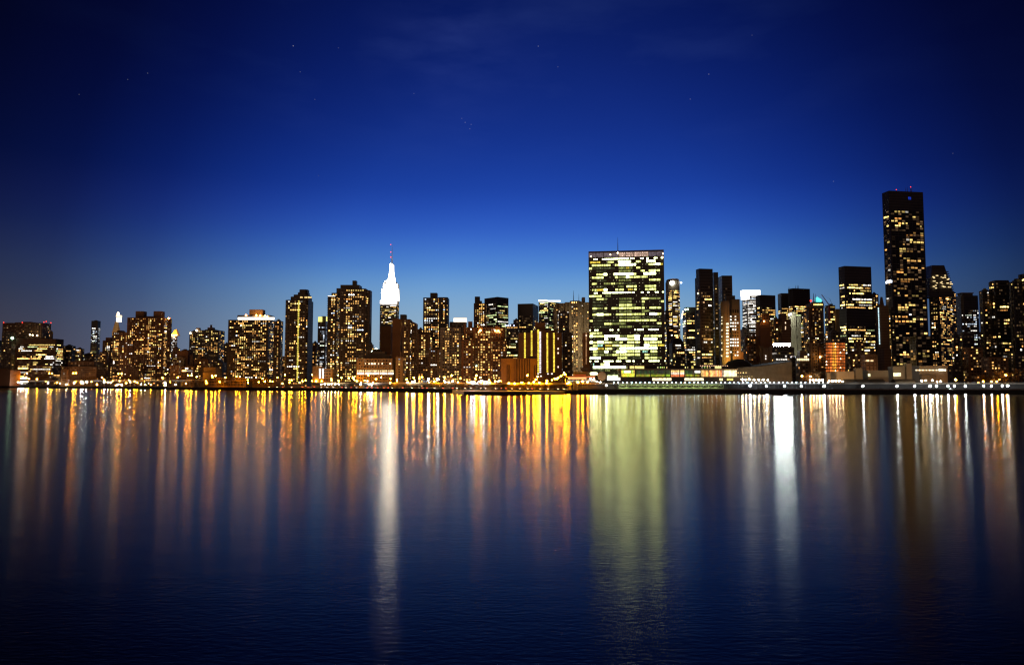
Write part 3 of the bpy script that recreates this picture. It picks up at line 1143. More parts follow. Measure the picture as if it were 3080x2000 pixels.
building('skyscraper', 'tallest tapering skyscraper with white floodlit top and thin red lit antenna', 'skyscraper', 2350, [
    ('shaft', 1143, 1200.5, 903, dict(m='grey', w='off', p=.42, g=1.3, fins=6, T=50, parapet=False))], extra=ex)
building('brown_block', 'blank brown slab with dark roof edge in front of the white floodlit skyscraper', BT, 1000, [
    ('wall', 1144, 1183, 981, dict(m='brick', T=20, parapet=False)),
    ('roof_edge', 1144, 1183, 975, dict(m='black', bot=981.2, d=.2, T=20, parapet=False))])
building('apartment_tower', 'brown tower half blank and half speckled with windows right of the white skyscraper', 'tower', 960, [
    ('blank_wall', 1181, 1212, 959, dict(m='brick', T=22, parapet=False)),
    ('tower', 1211, 1240, 960, dict(m='brown', w='resd', p=.5, T=22, parapet=False)),
    ('east_wing', 1238, 1257, 966, dict(m='brown', d=2, w='resd', p=.5, slope=972)),
    ('rooftop_box', 1203, 1225, 946, dict(m='dark', bot=961, d=5, T=12, rnd=.15))])
building('brown_block', 'low dark apartment block tucked beneath the rounded tower, dense with bright windows', BT, 930, [
    ('wall', 1254, 1300, 1004, dict(m='brown', w='resd', p=.5)),
    ('rear_tower', 1256, 1275, 990, dict(m='brown', d=14, w='res')),
    ('front_wing', 1290, 1328, 1050, dict(m='brown', d=-8, w='resd', p=.5))])
building('apartment_tower', 'tall brown tower with two rooftop blocks standing between lower apartment blocks', 'tower', 985, [
    ('tower', 1273, 1345, 895, dict(m='dark', w='resd', p=.4, T=26, parapet=False)),
    ('east_wing', 1318, 1352, 894, dict(m='dark', d=-2, w='resd', p=.4, rnd=.1)),
    ('rooftop_box', 1294, 1317, 881, dict(m='dark', bot=897, d=5, T=12))])


def ex(rt, off, out, W_):
    lit_box(rt, off, 1364, 1404, 957, 968, 1399, (1.0, .9, .78), 2.2, 4, 'lit_louvre', 9)
    lit_box(rt, off, 1365, 1403, 955, 957, 1400, (.55, .4, .3), 1.0, 4, 'roof_rail')


building('office_building', 'pale stone building with brightly lit white louvred crown', BT, 1400, [
    ('wall', 1352, 1404, 968, dict(m='tan', w='ress', T=25, parapet=False))], extra=ex)
building('apartment_block', 'grey apartment block below the white louvred crown, scattered warm windows', BT, 900, [
    ('wall', 1325, 1392, 985, dict(m='grey', w='resd', p=.42, fins=10, parapet=False)),
    ('side_wing', 1388, 1405, 985, dict(m='grey', d=2, w='resd', parapet=False))])
building('apartment_block', 'red brick apartment block with battlement roofline and orange lit attic windows', BT, 850, [
    ('main_block', 1424, 1520, 985, dict(m='brick', w='resd', p=.42, fins=14)),
    ('west_wing', 1388, 1426, 1022, dict(m='brick', d=-4, w='resd', p=.42)),
    ('east_wing', 1480, 1524, 1024, dict(m='brick', d=-8, w='resd', p=.4)),
    ('turret', 1395, 1402, 973, dict(m='brick', d=8, T=6, bot=1030, parapet=False)),
    ('turret', 1408, 1421, 967, dict(m='brick', d=10, T=8, bot=1030, parapet=False)),
    ('rear_block', 1403, 1426, 984, dict(m='brick', d=8, T=12, w='res', parapet=False)),
    ('attic', 1438, 1453, 982, dict(m='orange_brick', d=-1, T=6, bot=996, parapet=False)),
    ('attic', 1488, 1504, 981, dict(m='orange_brick', d=-1, T=6, bot=996, parapet=False))],
    extra=lambda rt, off, out, W_: (beacon(rt, off, 1445, 994, 848, 1.3, 'lamp_amber'), beacon(rt, off, 1490, 995, 848, 1.0, 'lamp_amber'), beacon(rt, off, 1499, 995, 848, 1.0, 'lamp_amber'),
                                    beacon(rt, off, 1433, 1100, 848, .8, 'lamp_green')))
building('residential_tower', 'brown brick tower with stepped rooftop tank house left of the green windowed glass tower', 'tower', 1150, [
    ('tower', 1425, 1463, 912, dict(m='brown', w='resd', p=.45, T=22, parapet=False)),
    ('rooftop_box', 1428, 1444, 892, dict(m='dark', bot=913, d=5, T=12, parapet=False)),
    ('tank_house', 1440, 1450, 905, dict(m='dark', bot=913, d=4, T=12, parapet=False))])
building('glass_tower', 'black glass tower with green and yellow office floors on two faces', 'tower', 1250, [
    ('tower', 1457, 1529.5, 893, dict(m='black', b=1496, phi=42, w='grn', p=.5, blank=9, T=30, parapet=False))])
building('office_block', 'dark block with a line of violet lights near its roof, between two dark towers', 'office block', 1000, [
    ('wall', 1522, 1560, 979, dict(m='dark', w='off', p=.4, T=20)),
    ('upper_floors', 1544, 1562, 962, dict(m='dark', d=10, w='offs'))],
    extra=lambda rt, off, out, W_: [beacon(rt, off, px, 979, 998, .8, 'lamp_small') for px in (1520, 1525, 1530, 1535, 1546)])
building('dark_tower', 'plain black office tower with a slanted right face and few lit windows', 'tower', 1300, [
    ('tower', 1557, 1619, 913, dict(m='black', b=1603, phi=76, w='off', p=.2, blank=20, parapet=False))])


def ex(rt, off, out, W_):
    lit_box(rt, off, 1620, 1646, 902, 906.5, 1440, (.93, .97, 1.0), 3.0, 3, 'lit_crown')
    lit_box(rt, off, 1647, 1686, 903.5, 907, 1440, (.93, .97, 1.0), 3.0, 3, 'lit_crown')


building('glass_tower', 'dark glass tower capped by a thin brilliant white light band', 'tower', 1450, [
    ('tower', 1620, 1686, 906, dict(m='black', b=1650, phi=55, w='grn', p=.5, g=1.4, parapet=False))], extra=ex)


def ex(rt, off, out, W_):
    mast(rt, off, 1725, 874, 905, 1010, .55)
    mast(rt, off, 1741, 884, 905, 1010, .4)
    c = at(1746, 1090, 985)
    for i, y in enumerate((1110, 1040, 985)):
        p = at(1752, y, 960)
        spot('shaft_floodlight', (p.x + 6, 955, p.z), (p.x - 2, 1000, p.z + 12), (60000, 40000, 26000)[i], (1, .85, .55), 100)


building('striped_tower', 'pale stone tower striped with vertical piers and a thin rooftop mast', 'tower', 990, [
    ('main_tower', 1714, 1753, 904, dict(m='tan', b=1742, phi=72, w='resd', p=.3, fins=3.2, parapet=False)),
    ('step_tier', 1697, 1716, 909, dict(m='tan', d=2, w='res', p=.25, fins=3.2, T=20, parapet=False)),
    ('step_tier', 1680, 1699, 912, dict(m='tan', d=4, w='res', p=.25, fins=3.2, T=20, parapet=False)),
    ('step_tier', 1666, 1682, 914, dict(m='tan', d=8, w='res', p=.25, fins=3.2, T=20, parapet=False)),
    ('low_wing', 1668, 1716, 990, dict(m='brown', d=-10, w='res', p=.25, T=14, parapet=False)),
    ('east_tower', 1751, 1774, 909, dict(m='tan', d=25, w='resd', p=.35, fins=4, parapet=False)),
    ('rooftop_box', 1749, 1760, 894, dict(m='brown', bot=910, d=30, T=12, parapet=False))], extra=ex)


def ex(rt, off, out, W_):
    d = 780
    u, n = Vector((1, 0, 0)), Vector((0, -1, 0))
    yc = (1.7, 1.25, .12)
    for px, y0, y1, cc in ((1578.7, 1002, 1076, yc), (1599, 994, 1070, yc), (1619, 995, 1121, yc), (1624.7, 1001, 1121, (2.0, 1.7, 1.8)), (1646, 1000, 1119, yc), (1666, 1000, 1119, yc)):
        A, B = at(px, y0, d - .2), at(px, y1, d - .2)
        z = B.z
        while z < A.z:
            W_.add(Vector((A.x - .85, d - .1, z)), u, n, 1.7, 1.35, cc, 60)
            z += 2.12
    for px, y in ((1625, 1133), (1646, 1126), (1658, 1126), (1616.5, 1126)):
        W_.add(at(px, y, d - .2), u, n, 1.5, 1.3, (2, 1.7, 1.4), 60)
    for y in (1064, 1051, 1021, 1106):
        W_.add(at(1677, y, d - .2), u, n, 1.2, 1.6, (2, 1.4, 1.0), 60)


building('apartment_tower', 'orange brick tower with tall yellow columns of lit stair windows', 'tower', 780, [
    ('main_block', 1560, 1690, 1001, dict(m='orange_brick', T=24, parapet=False)),
    ('central_block', 1604, 1672, 993, dict(m='orange_brick', bot=1001, d=2, T=18, parapet=False)),
    ('roof_block', 1609, 1641, 970, dict(m='brick', bot=994, d=6, T=12, parapet=False)),
    ('cornice', 1559, 1691, 1019, dict(m='brick', bot=1020.3, d=-.5, T=.5, parapet=False))], extra=ex)


def ex(rt, off, out, W_):
    d = 720
    mb = MB()
    for i, px in enumerate([1524.5, 1530.5, 1606.5, 1612] + [1552 + k * 4.9 for k in range(9)]):
        A = at(px, 1100, d - .3)
        mb.box(A.x, A.x + .65, d - .3, d + .1, GZ + 6, at(px, 1098 if i < 4 else 1080, d).z)
    mb.build('slit_window', 'dark_glass', rt, off)
    mb = MB()
    for i in range(10):
        A = at(1549.3 + i * 4.9, 1100, d - .9)
        mb.box(A.x, A.x + .55, d - .9, d, GZ + 5, at(0, 1078, d).z)
    mb.build('pier', 'orange_brick', rt, off)


building('brick_substation', 'low windowless orange brick hall with tall dark slits close to the shore', BT, 720, [
    ('wall', 1507, 1616.5, 1078, dict(m='orange_brick', T=22, parapet=False)),
    ('roof_box', 1512, 1544, 1072, dict(m='dark', bot=1078.2, d=3, T=12, parapet=False)),
    ('roof_box', 1586, 1616, 1072, dict(m='dark', bot=1078.2, d=3, T=12, parapet=False))], extra=ex)
building('apartment_block', 'dark brown block between the orange brick tower and the striped tower', BT, 800, [
    ('wall', 1689, 1721, 1000, dict(m='dark', w='res', p=.25, T=18)),
    ('rear_block', 1678, 1712, 940, dict(m='dark', d=70, w='res', p=.3, T=16))])
building('brick_slab', 'narrow red brick slab with a single column of small windows beside the glass slab', BT, 760, [
    ('wall', 1751.5, 1773, 1000, dict(m='orange_brick', T=18, parapet=False))],
    extra=lambda rt, off, out, W_: [W_.add(at(1761.5, y, 759.8), Vector((1, 0, 0)), Vector((0, -1, 0)), 1.2, 1.3, (1.8, 1.3, .9) if y in (1011, 1016, 1034, 1084, 1090) else (.5, .25, .1), 60)
                                    for y in range(1005, 1100, 6)])
building('tank_building', 'small pale building with a dark box on its roof left of the glass slab', BT, 700, [
    ('wall', 1724, 1773, 1118, dict(m='concrete', T=12, parapet=False)),
    ('roof_box', 1746, 1770, 1106, dict(m='black', bot=1115, d=3, T=6, parapet=False))])


# the great glass slab
UNROWS = """w190-270 w375-935 w970-1050 w1180-1245 w1310-1360 w1465-1535 w1615-1650
o110-330 y485-620 w705-975 y1085-1200 w1305-1490
y150-550 y640-705 w710-1085 y1340-1490 w1495-1590 o1590-1645
y90-155 g715-870 o870-940 g940-1020 y1090-1175 d180-640
d245-460 g715-980 y1180-1270 y1340-1585
y245-400 w400-475 w615-1030 y1030-1090 w1240-1500
y150-395 y640-705 g715-860 w865-940 y940-1180 y1190-1330
g715-860 g870-980 y1345-1590 d250-460
y150-245 g400-550 y555-640 g650-820 d820-1090
g700-820 y870-1095 y1265-1500 d250-460
y150-245 o250-395 w400-475 y645-705 y715-825 o910-1020 y1030-1095 y1270-1500
w195-270 w380-960 w995-1050 w1185-1235 w1315-1365 w1480-1550 w1630-1660
y90-355 g430-550
y245-400 g405-465 g720-985 y1185-1340 g1345-1590 d160-240
g720-985 y1190-1255 y1595-1660 d160-470
d160-390 y720-985 g985-1075 g1190-1250
y155-245 g250-380 y410-470 y560-1255 y1350-1600
g720-985 g1190-1350 d160-470
y155-245 w245-400 y400-555 y650-1255 w1345-1505 y1510-1600
d160-400 g720-1180 d1200-1600
y95-160 d160-710 y720-1340 y1350-1500
d160-400 y405-560 g570-860 y1520-1600
d160-560 g720-990 g1190-1350 d1350-1600
w90-120 w200-275 w520-590 w690-720 w1035-1060 w1095-1225 w1330-1540
y95-360 d570-700
w95-160 y160-245 y255-400 w405-720 g725-870 y880-1030 w1035-1150 y1240-1350 y1370-1605
d250-380 w405-480 w640-875 y880-1030 w1035-1145 w1230-1515
w95-160 y165-245 w250-400 y410-560 g570-710 y725-790 y880-1150 y1240-1600
y160-245 c255-370 o415-560 y570-870 y880-1030 g1030-1140 w1235-1350 y1355-1510 o1520-1670
w95-245 o255-400 y415-560 g660-710 w725-1515
y160-245 g255-400 w405-485 g580-640 w645-875 y880-1150 c1200-1310 y1365-1510
y160-245 g255-400 g410-560 y570-715 y725-1150 y1245-1350 g1365-1510
w95-325 y675-875 d880-1150 y1245-1350 y1365-1510 g1520-1600
w90-120 w200-275 w385-590 w650-750 w860-950 w995-1040 w1200-1225 w1335-1545 w1655-1675
c160-185 y320-400 w405-505
w160-900
d160-400 g410-520 d560-720
w95-250 d460-720
w460-700"""
UNC = {'w': (13.0, 14.6, 6.6), 'y': (2.2, 2.3, .66), 'o': (1.1, .80, .08), 'g': (.27, .30, .08), 'd': (.05, .058, .024), 'c': (.6, 1.2, .95)}


def ex(rt, off, out, W_):
    poly, z0, z1, faces, dd = out[0]
    Q, B = faces[0]
    oo, u, n, L = face_frame(Q, B)
    rnd = random.Random(5)
    pit = 3.66
    zt = at(1996, 776, dd).z
    zt = z1 - 10.5
    mech = (0, 11, 23, 33)
    fr = MB()
    for r, row in enumerate(UNROWS.split('\n')):
        z = zt - r * pit
        for seg in row.split():
            k = seg[0]
            a, b = (float(q) for q in seg[1:].split('-'))
            if r in mech:
                w = (b - a) / 1590 * L
                W_.add(oo + u * ((a - 82) / 1590 * L) + Vector((0, 0, z + 1.0)), u, n, w, 1.2, UNC[k], 10)
                continue
            cuts = [82 + 157.5 * i for i in range(11)]
            x = a
            while x < b - 4:
                nx = min([c for c in cuts if c > x + 12] + [b])
                nx = min(nx, b)
                c = UNC[k]
                f = rnd.uniform(.75, 1.25)
                if nx - x > 60 and k != 'w':      # blinds differ from pane to pane
                    m1 = x + (nx - x) * rnd.choice((.25, .33, .5))
                    m2 = x + (nx - x) * rnd.choice((.67, .75))
                    parts = ((x, m1, f), (m1, m2, f * rnd.uniform(.55, 1.4)), (m2, nx, f * rnd.uniform(.55, 1.4)))
                else:
                    parts = ((x, nx, f),)
                for p_, q_, f_ in parts:
                    hh = 2.15 if k != 'w' else 2.45
                    W_.add(oo + u * ((p_ - 82) / 1590 * L + .25) + Vector((0, 0, z + .5)), u, n, max(.6, (q_ - p_) / 1590 * L - .35), hh, tuple(v * f_ for v in c))
                x = nx
        if r not in mech:   # single ceiling lights in dark offices
            for i in range(22):
                if rnd.random() < .35:
                    W_.add(oo + u * (2 + i * (L - 4) / 22) + n * .1 + Vector((0, 0, z + 1.5)), u, n, .5, .5, (1.3, 1.2, .7))
            for i in range(44):
                pass
    # mullions, floor edges, top screen
    mb = MB()
    for i in range(11):
        x = i * L / 10
        c0, c1 = oo + u * max(0, x - .25), oo + u * min(L, x + .25)
        mb.prism([(c0.x + n.x * .6, c0.y + n.y * .6), (c1.x + n.x * .6, c1.y + n.y * .6), (c1.x, c1.y), (c0.x, c0.y)], z0, z1 - .3)
    for i in range(110):
        x = .5 + i * (L - 1) / 109
        c0, c1 = oo + u * (x - .06), oo + u * (x + .06)
        mb.prism([(c0.x + n.x * .35, c0.y + n.y * .35), (c1.x + n.x * .35, c1.y + n.y * .35), (c1.x, c1.y), (c0.x, c0.y)], z0, z1 - .4)
    mb.build('mullion', 'metal', rt, off)
    # louvred screen round the roof plant, lit from inside
    for i in range(10):
        a_, b_ = i * L / 10 + .3, (i + 1) * L / 10 - .3
        c = (.55, .36, .26) if i in (4, 5, 6, 7) else ((.16, .12, .13) if i < 4 else (.13, .10, .12))
        W_.add(oo + u * a_ + Vector((0, 0, z1 - 6.6)), u, n, b_ - a_, 5.2, c, 500)
    for i in range(12):
        W_.add(oo + u * (L * .45 + i * 2.6) + n * .3 + Vector((0, 0, z1 - 2.4)), u, n, .6, .6, (2.4, 1.6, 1.4), 30)
    for i in (0, 2, 3, 6, 8, 9, 10):
        W_.add(oo + u * (L * .45 + i * 2.6) + n * .3 + Vector((0, 0, z1 - 5.8)), u, n, .7, .6, (2.4, 1.6, 1.4), 30)
    mast(rt, off, 1858, 714, 752, dd + 8, .45)
    for px, y, r in ((1858, 761, 1.0), (1777, 771, .7), (1992, 774, 1.0), (1836, 766, .8), (1994, 763, .6)):
        p = at(px, y, dd - 3)
        beacon(rt, off, px, y, dd - 3, r, 'lamp_warm')


building('glass_slab', 'great flat glass slab with rows of green and white lit office floors', 'skyscraper', 850, [
    ('tower', 1770, 1997.5, 753, dict(m='black', b=1996.5, phi=82, T=22, parapet=False)),
    ('roof_edge', 1770, 1997.5, 751, dict(m='brick', b=1996.5, phi=82, T=22, bot=753.3, parapet=False)),
], extra=ex, cap=98)


def ex(rt, off, out, W_):
    d = 1480
    p = at(2022, 851, d - 4)
    mb = MB()
    mb.tube((p.x, d - 4, p.z), (p.x, d - 1, p.z), 6.0, 6.0, 16)
    mb.build('lit_emblem', 'lamp_white', rt, off)
    beacon(rt, off, 2048.5, 850, d + 8, 2.2, 'lamp_white')


flat_mat('emblem', (.05, .05, .05), emit=(.78, .93, 1.0), st=14, sample=True)
MATS['lamp_white_disc'] = MATS['emblem']


def ex2(rt, off, out, W_):
    d = 1480
    p = at(2022, 851, d - 4)
    mb = MB()
    mb.tube((p.x, d - 4, p.z), (p.x, d - 1, p.z), 4.4, 4.4, 16)
    mb.build('lit_emblem', 'emblem', rt, off)
    beacon(rt, off, 2048.5, 850, d + 8, 1.8, 'lamp_white')
    for z, h in ((910, 6), (1012, 5)):
        pass


building('octagonal_tower', 'eight sided stone office tower with a glowing round emblem at the top', 'tower', 1480, [
    ('tower', 1998, 2048, 844, dict(m='tan', w='offd', p=1.3, pal='off', rnd=.25, blank=18, T=46)),
    ('roof_tier', 2000, 2046, 838, dict(m='brown', bot=844.2, d=2, T=40, rnd=.28))], extra=ex2)
building('office_block', 'dark block with pinkish white windows directly right of the glass slab', 'office block', 1100, [
    ('wall', 1996, 2026, 980, dict(m='dark', w='offd', p=.5, T=22)),
    ('upper_floors', 1996, 2012, 936, dict(m='dark', d=20, w='off'))])
building('round_roof_building', 'dark building with rounded roof behind the long low glass hall', BT, 940, [
    ('wall', 2012, 2058, 1032, dict(m='dark', w='off', p=.3, T=20, parapet=False)),
    ('curved_roof', 2014, 2057, 1018, dict(m='roof', bot=1032.2, d=2, T=16, taper=.6)),
    ('front_wing', 2026, 2062, 1054, dict(m='black', d=-10, w='off', p=.4, T=12))])
building('apartment_block', 'dark block with white windows and a slanting lit left edge', BT, 1150, [
    ('tower', 2053, 2092, 938, dict(m='dark', w='offd', p=.6, T=22, parapet=False)),
    ('roof_tier', 2057, 2092, 924, dict(m='dark', bot=938.2, d=4, T=14, parapet=False))],
    extra=lambda rt, off, out, W_: (beacon(rt, off, 2062, 931, 1148, 1.6, 'lamp_green'), beacon(rt, off, 2069, 930, 1148, 1.3, 'lamp_green'),
                                    [beacon(rt, off, 2054 - i * 1.2, 938 + i * 6, 1146, .9, 'lamp_warm') for i in range(4)]))
building('glass_tower', 'tall dark hotel tower with chamfered shiny left edge and stepped right wing', 'tower', 900, [
    ('tower', 2093, 2143.5, 808, dict(m='black', b=2103, phi=10, w='off', p=.36, blank=20, T=24, parapet=False)),
    ('step_wing', 2141, 2160, 819, dict(m='black', d=6, w='offs', p=.3, blank=14, T=20, parapet=False)),
    ('rear_tower', 2158, 2202, 829, dict(m='black', d=18, w='offs', p=.12, blank=14, T=20, parapet=False)),
    ('edge_slab', 2090, 2095, 837, dict(m='dark', d=20, T=8, parapet=False))])


def ex(rt, off, out, W_):
    d = 880
    u, n = Vector((1, 0, 0)), Vector((0, -1, 0))
    xs = [2198, 2205, 2212, 2219]
    for i, x in enumerate(xs):
        W_.add(at(x - 2, 941.5, d - .4), u, n, 1.8, 4.0, None, 5)
    rnd = random.Random(8)
    for r in range(13):
        y = 954 + r * 9.7
        for i, x in enumerate(xs):
            lit = (r in (2, 7, 8, 9) and rnd.random() < .95) or rnd.random() < .3
            W_.add(at(x - 1.8, y, d - .4), u, n, 1.5, 1.5, (2.6, 2.4, 2.0) if lit else None, 60)
        W_.add(at(2184, y + 3, d - .4) + Vector((0, 0, 0)), u, n, 2.9, 1.8, (2.4, 2.1, 1.3), 60) if r > 1 else None
        W_.add(at(2170, y + 2, d - .4), u, n, 1.0, 1.4, (1.8, 1.6, 1.0) if rnd.random() < .5 else None, 60)
    c = at(2208, 1010, d)
    spot('facade_floodlight', (c.x + 8, d - 45, GZ + 12), (c.x, d, GZ + 50), 190000, (1, .36, .07), 50)
    c = at(2178, 1010, d)
    spot('facade_floodlight', (c.x - 14, d - 30, GZ + 12), (c.x, d, GZ + 45), 110000, (1, .66, .12), 50)


building('office_tower', 'floodlit tan tower with square windows and a ribbed yellow left side', 'tower', 880, [
    ('right_block', 2191, 2225, 900, dict(m='tan', T=14, parapet=False)),
    ('left_block', 2168, 2193, 905, dict(m='tan', d=.5, T=16, fins=3.6, parapet=False)),
    ('plant_room', 2179, 2212, 889, dict(m='dark', bot=904, d=6, T=8, rnd=.15)),
    ('base', 2196, 2236, 1058, dict(m='tan', d=8, T=12, parapet=False))], extra=ex)


def ex(rt, off, out, W_):
    d = 1500
    lit_box(rt, off, 2233, 2287, 873, 889, d - 1, (1.0, .97, .93), 3.2, 14, 'lit_crown')
    lit_box(rt, off, 2233, 2254, 889.2, 901, d - 1, (1.0, .97, .93), 3.0, 10, 'lit_crown')


building('white_glass_tower', 'tower glowing white behind glass with a blazing white rounded crown', 'tower', 1500, [
    ('tower', 2232, 2287, 889, dict(m='pale', w='wht', p=1.4, pal='wht', T=30, parapet=False))], extra=ex)
building('dark_tower', 'dark square office tower right of the white glass tower, rows of yellow floors', 'tower', 1280, [
    ('tower', 2273, 2332, 887, dict(m='dark', b=2286, phi=15, w='offd', p=1.0, blank=20, T=30, parapet=False))])
building('office_tower', 'shorter dark tower with densely lit lower floors beside the antenna topped tower', 'tower', 1350, [
    ('tower', 2339, 2372, 882, dict(m='dark', w='offd', p=1.6, blank=26, T=25, parapet=False))])


def ex(rt, off, out, W_):
    for px in (2372, 2375.5):
        mast(rt, off, px, 863, 875, 1320, .5)
    for px, y in ((2393, 858), (2398, 857), (2402, 858)):
        mast(rt, off, px, y, 868, 1320, .5)


building('office_tower', 'dark grid office tower with small antennas on its flat roof', 'tower', 1300, [
    ('tower', 2370, 2436, 867, dict(m='dark', b=2384, phi=16, w='offd', p=1.0, blank=30, fins=4, T=30, parapet=False))], extra=ex)
building('patterned_tower', 'pale stone slab with mottled triangle pattern, brightly floodlit at the top left', BT, 960, [
    ('wall', 2370, 2394, 939, dict(m='pale', T=12, parapet=False)),
    ('right_wall', 2392, 2408, 951, dict(m='pale', T=12, parapet=False))],
    extra=lambda rt, off, out, W_: (beacon(rt, off, 2374, 947, 957, 1.2, 'lamp_white'), beacon(rt, off, 2379, 945, 957, 1.0, 'lamp_white'),
                                    spot('wall_floodlight', at(2374, 945, 948), at(2384, 975, 960), 26000, (.85, 1, .8), 150),
                                    spot('wall_floodlight', at(2400, 1080, 930), at(2392, 1000, 960), 26000, (.9, 1, .75), 100)))
building('apartment_block', 'plain brown slab with few windows beside the mottled floodlit slab', BT, 930, [
    ('wall', 2339, 2378, 960, dict(m='brown', T=18, parapet=False)),
    ('stepped_top', 2341, 2366, 944, dict(m='brown', bot=961, d=3, T=10)),
    ('west_wing', 2326, 2342, 958, dict(m='brown', d=8, w='res', p=.3, T=18))],
    extra=lambda rt, off, out, W_: [W_.add(at(2361.5, y, 929.8), Vector((1, 0, 0)), Vector((0, -1, 0)), 1.0, 1.8, (1.8, 1.3, .8), 60) for y in (973, 986, 991)])
building('apartment_block', 'brown block with horizontal pale bands and a warm lit rooftop room', BT, 890, [
    ('wall', 2272, 2318, 968, dict(m='brick', ledge=(3.2, .25), T=18, parapet=False)),
    ('rooftop_room', 2284, 2314, 944, dict(m='brick', bot=969, d=4, T=10, w='res', p=.2)),
    ('east_wing', 2316, 2328, 966, dict(m='brown', d=3, w='res', p=.5, T=14))],
    extra=lambda rt, off, out, W_: beacon(rt, off, 2298, 966, 888, .8, 'lamp_amber'))
building('mansard_block', 'small classical dark building with arched top between tan and white towers', BT, 1150, [
    ('wall', 2227, 2254, 990, dict(m='grey', w='dark', T=14)),
    ('roof_tier', 2231, 2243, 984, dict(m='dark', bot=991, d=3, T=10, taper=.8))])
building('brown_block', 'cluster of dim brown flats with tiny yellow windows beneath the white glass tower', BT, 900, [
    ('wall', 2236, 2276, 1040, dict(m='brown', w='res', p=.3, T=18)),
    ('upper_floors', 2232, 2262, 1014, dict(m='dark', d=12, w='ress', T=16)),
    ('upper_floors', 2258, 2275, 1010, dict(m='brown', d=8, w='ress', T=14))])
building('tan_block', 'small tan block with a notched roof and two lit windows near the curved hall', BT, 830, [
    ('wall', 2288, 2312, 1046, dict(m='tan', T=12, parapet=False)),
    ('east_block', 2310, 2322, 1046, dict(m='tan', d=1, T=10, slope=1040)),
    ('side_tower', 2284, 2297, 1041, dict(m='tan', d=2, T=8, parapet=False))],
    extra=lambda rt, off, out, W_: [W_.add(at(2302, y, 829.8), Vector((1, 0, 0)), Vector((0, -1, 0)), 1.0, 1.6, (2.2, 2.0, 1.8), 60) for y in (1073, 1081)])


def ex(rt, off, out, W_):
    d = 840
    for px in (2331, 2344.5, 2358, 2372):
        p = at(px, 1037, d - 3)
        mb = MB()
        mb.box(p.x - 1.9, p.x + 1.9, d - 3, d - 2.2, p.z - 1.5, p.z + 1.5)
        fl = mb.build('floodlight', 'lamp_flood', rt, off)
        fl.data.materials.append(MATS['metal'])
        for f_ in fl.data.polygons:
            f_.material_index = 0 if f_.normal.y < -.5 else 1
        mb = MB()
        mb.tube((p.x, d - 1.5, p.z - 6), (p.x, d - 1.5, p.z), .25)
        mb.build('floodlight_pole', 'metal', fl)
        bpy.data.objects[fl.name].children[0].location = -off if False else (-off[0], -off[1], -off[2])
    W_.add(at(2378, 1076, d - .3), Vector((1, 0, 0)), Vector((0, -1, 0)), 5.6, 1.6, (2.2, 2.2, 2.4), 90)


building('glass_block', 'dark glass block crowned by four blinding white floodlights', BT, 840, [
    ('wall', 2320, 2389, 1045, dict(m='dark', w='offs', p=.2, T=18, parapet=False)),
    ('stepped_front', 2324, 2378, 1064, dict(m='metal', d=-6, w='cool', p=.15, T=6, parapet=False)),
    ('east_edge', 2378, 2392, 1072, dict(m='black', d=-3, w='wht', p=.3, T=8, parapet=False))], extra=ex)
building('brick_block', 'small orange brick block with a row of seven lit windows near its top', BT, 790, [
    ('wall', 2393, 2436, 1069, dict(m='orange_brick', T=14, w='dark', t=8, parapet=False)),
    ('roof_room', 2398, 2424, 1055, dict(m='brown', bot=1070, d=4, T=8))],
    extra=lambda rt, off, out, W_: ([W_.add(at(2397 + i * 5.4, 1084.5, 789.6), Vector((1, 0, 0)), Vector((0, -1, 0)), 1.3, 2.2, (2.2, 1.7, .9), 90) for i in range(7)],
                                    [W_.add(at(x, 1076, 789.6), Vector((1, 0, 0)), Vector((0, -1, 0)), 1.2, 1.8, (2.2, 1.6, .8), 90) for x in (2419, 2424)]))


def ex(rt, off, out, W_):
    d = 1100
    for i, x in enumerate((2454, 2458, 2462, 2466, 2469)):
        lit_box(rt, off, x, x + 2.4, 893 + abs(i - 1) * 2.5, 908, d, (.12, .75, .72), 1.4, 3, 'lit_fin')
    beacon(rt, off, 2439, 905, d - 2, 1.8)
    mast(rt, off, 2447, 882, 909, d, .9)
    mast(rt, off, 2453, 884, 909, d, .6)


building('hotel_tower', 'brown tower with glowing turquoise fins and a red light on its roof', 'tower', 1100, [
    ('tower', 2414, 2477, 926, dict(m='brown', w='res', p=.33, T=25, parapet=False)),
    ('upper_tier', 2424, 2478, 912, dict(m='brown', bot=927, d=4, T=18, w='offd', p=.5, t=.3, parapet=False)),
    ('roof_tier', 2438, 2476, 907, dict(m='brick', bot=913, d=7, T=14, parapet=False)),
    ('lit_band', 2420, 2440, 925, dict(m='tan', bot=928, d=-1, T=2, parapet=False))], extra=ex)
building('tan_block', 'tan block with dark vertical recesses behind bare trees', BT, 850, [
    ('wall', 2427, 2462, 1031, dict(m='tan', w='dark', fins=5, T=14, parapet=False)),
    ('east_block', 2456, 2480, 1042, dict(m='brown', d=-4, w='ress', T=12))],
    extra=lambda rt, off, out, W_: beacon(rt, off, 2467, 1074, 843, 1.2, 'lamp_amber'))
building('office_tower', 'dark tower with white lit left face and blank pale stair shaft under the crane', 'tower', 1120, [
    ('tower', 2480, 2512, 918, dict(m='dark', w='offd', p=.7, T=20, parapet=False)),
    ('stair_shaft', 2508, 2528, 929, dict(m='tan', d=-5, T=14, parapet=False))])


def ex(rt, off, out, W_):
    pass


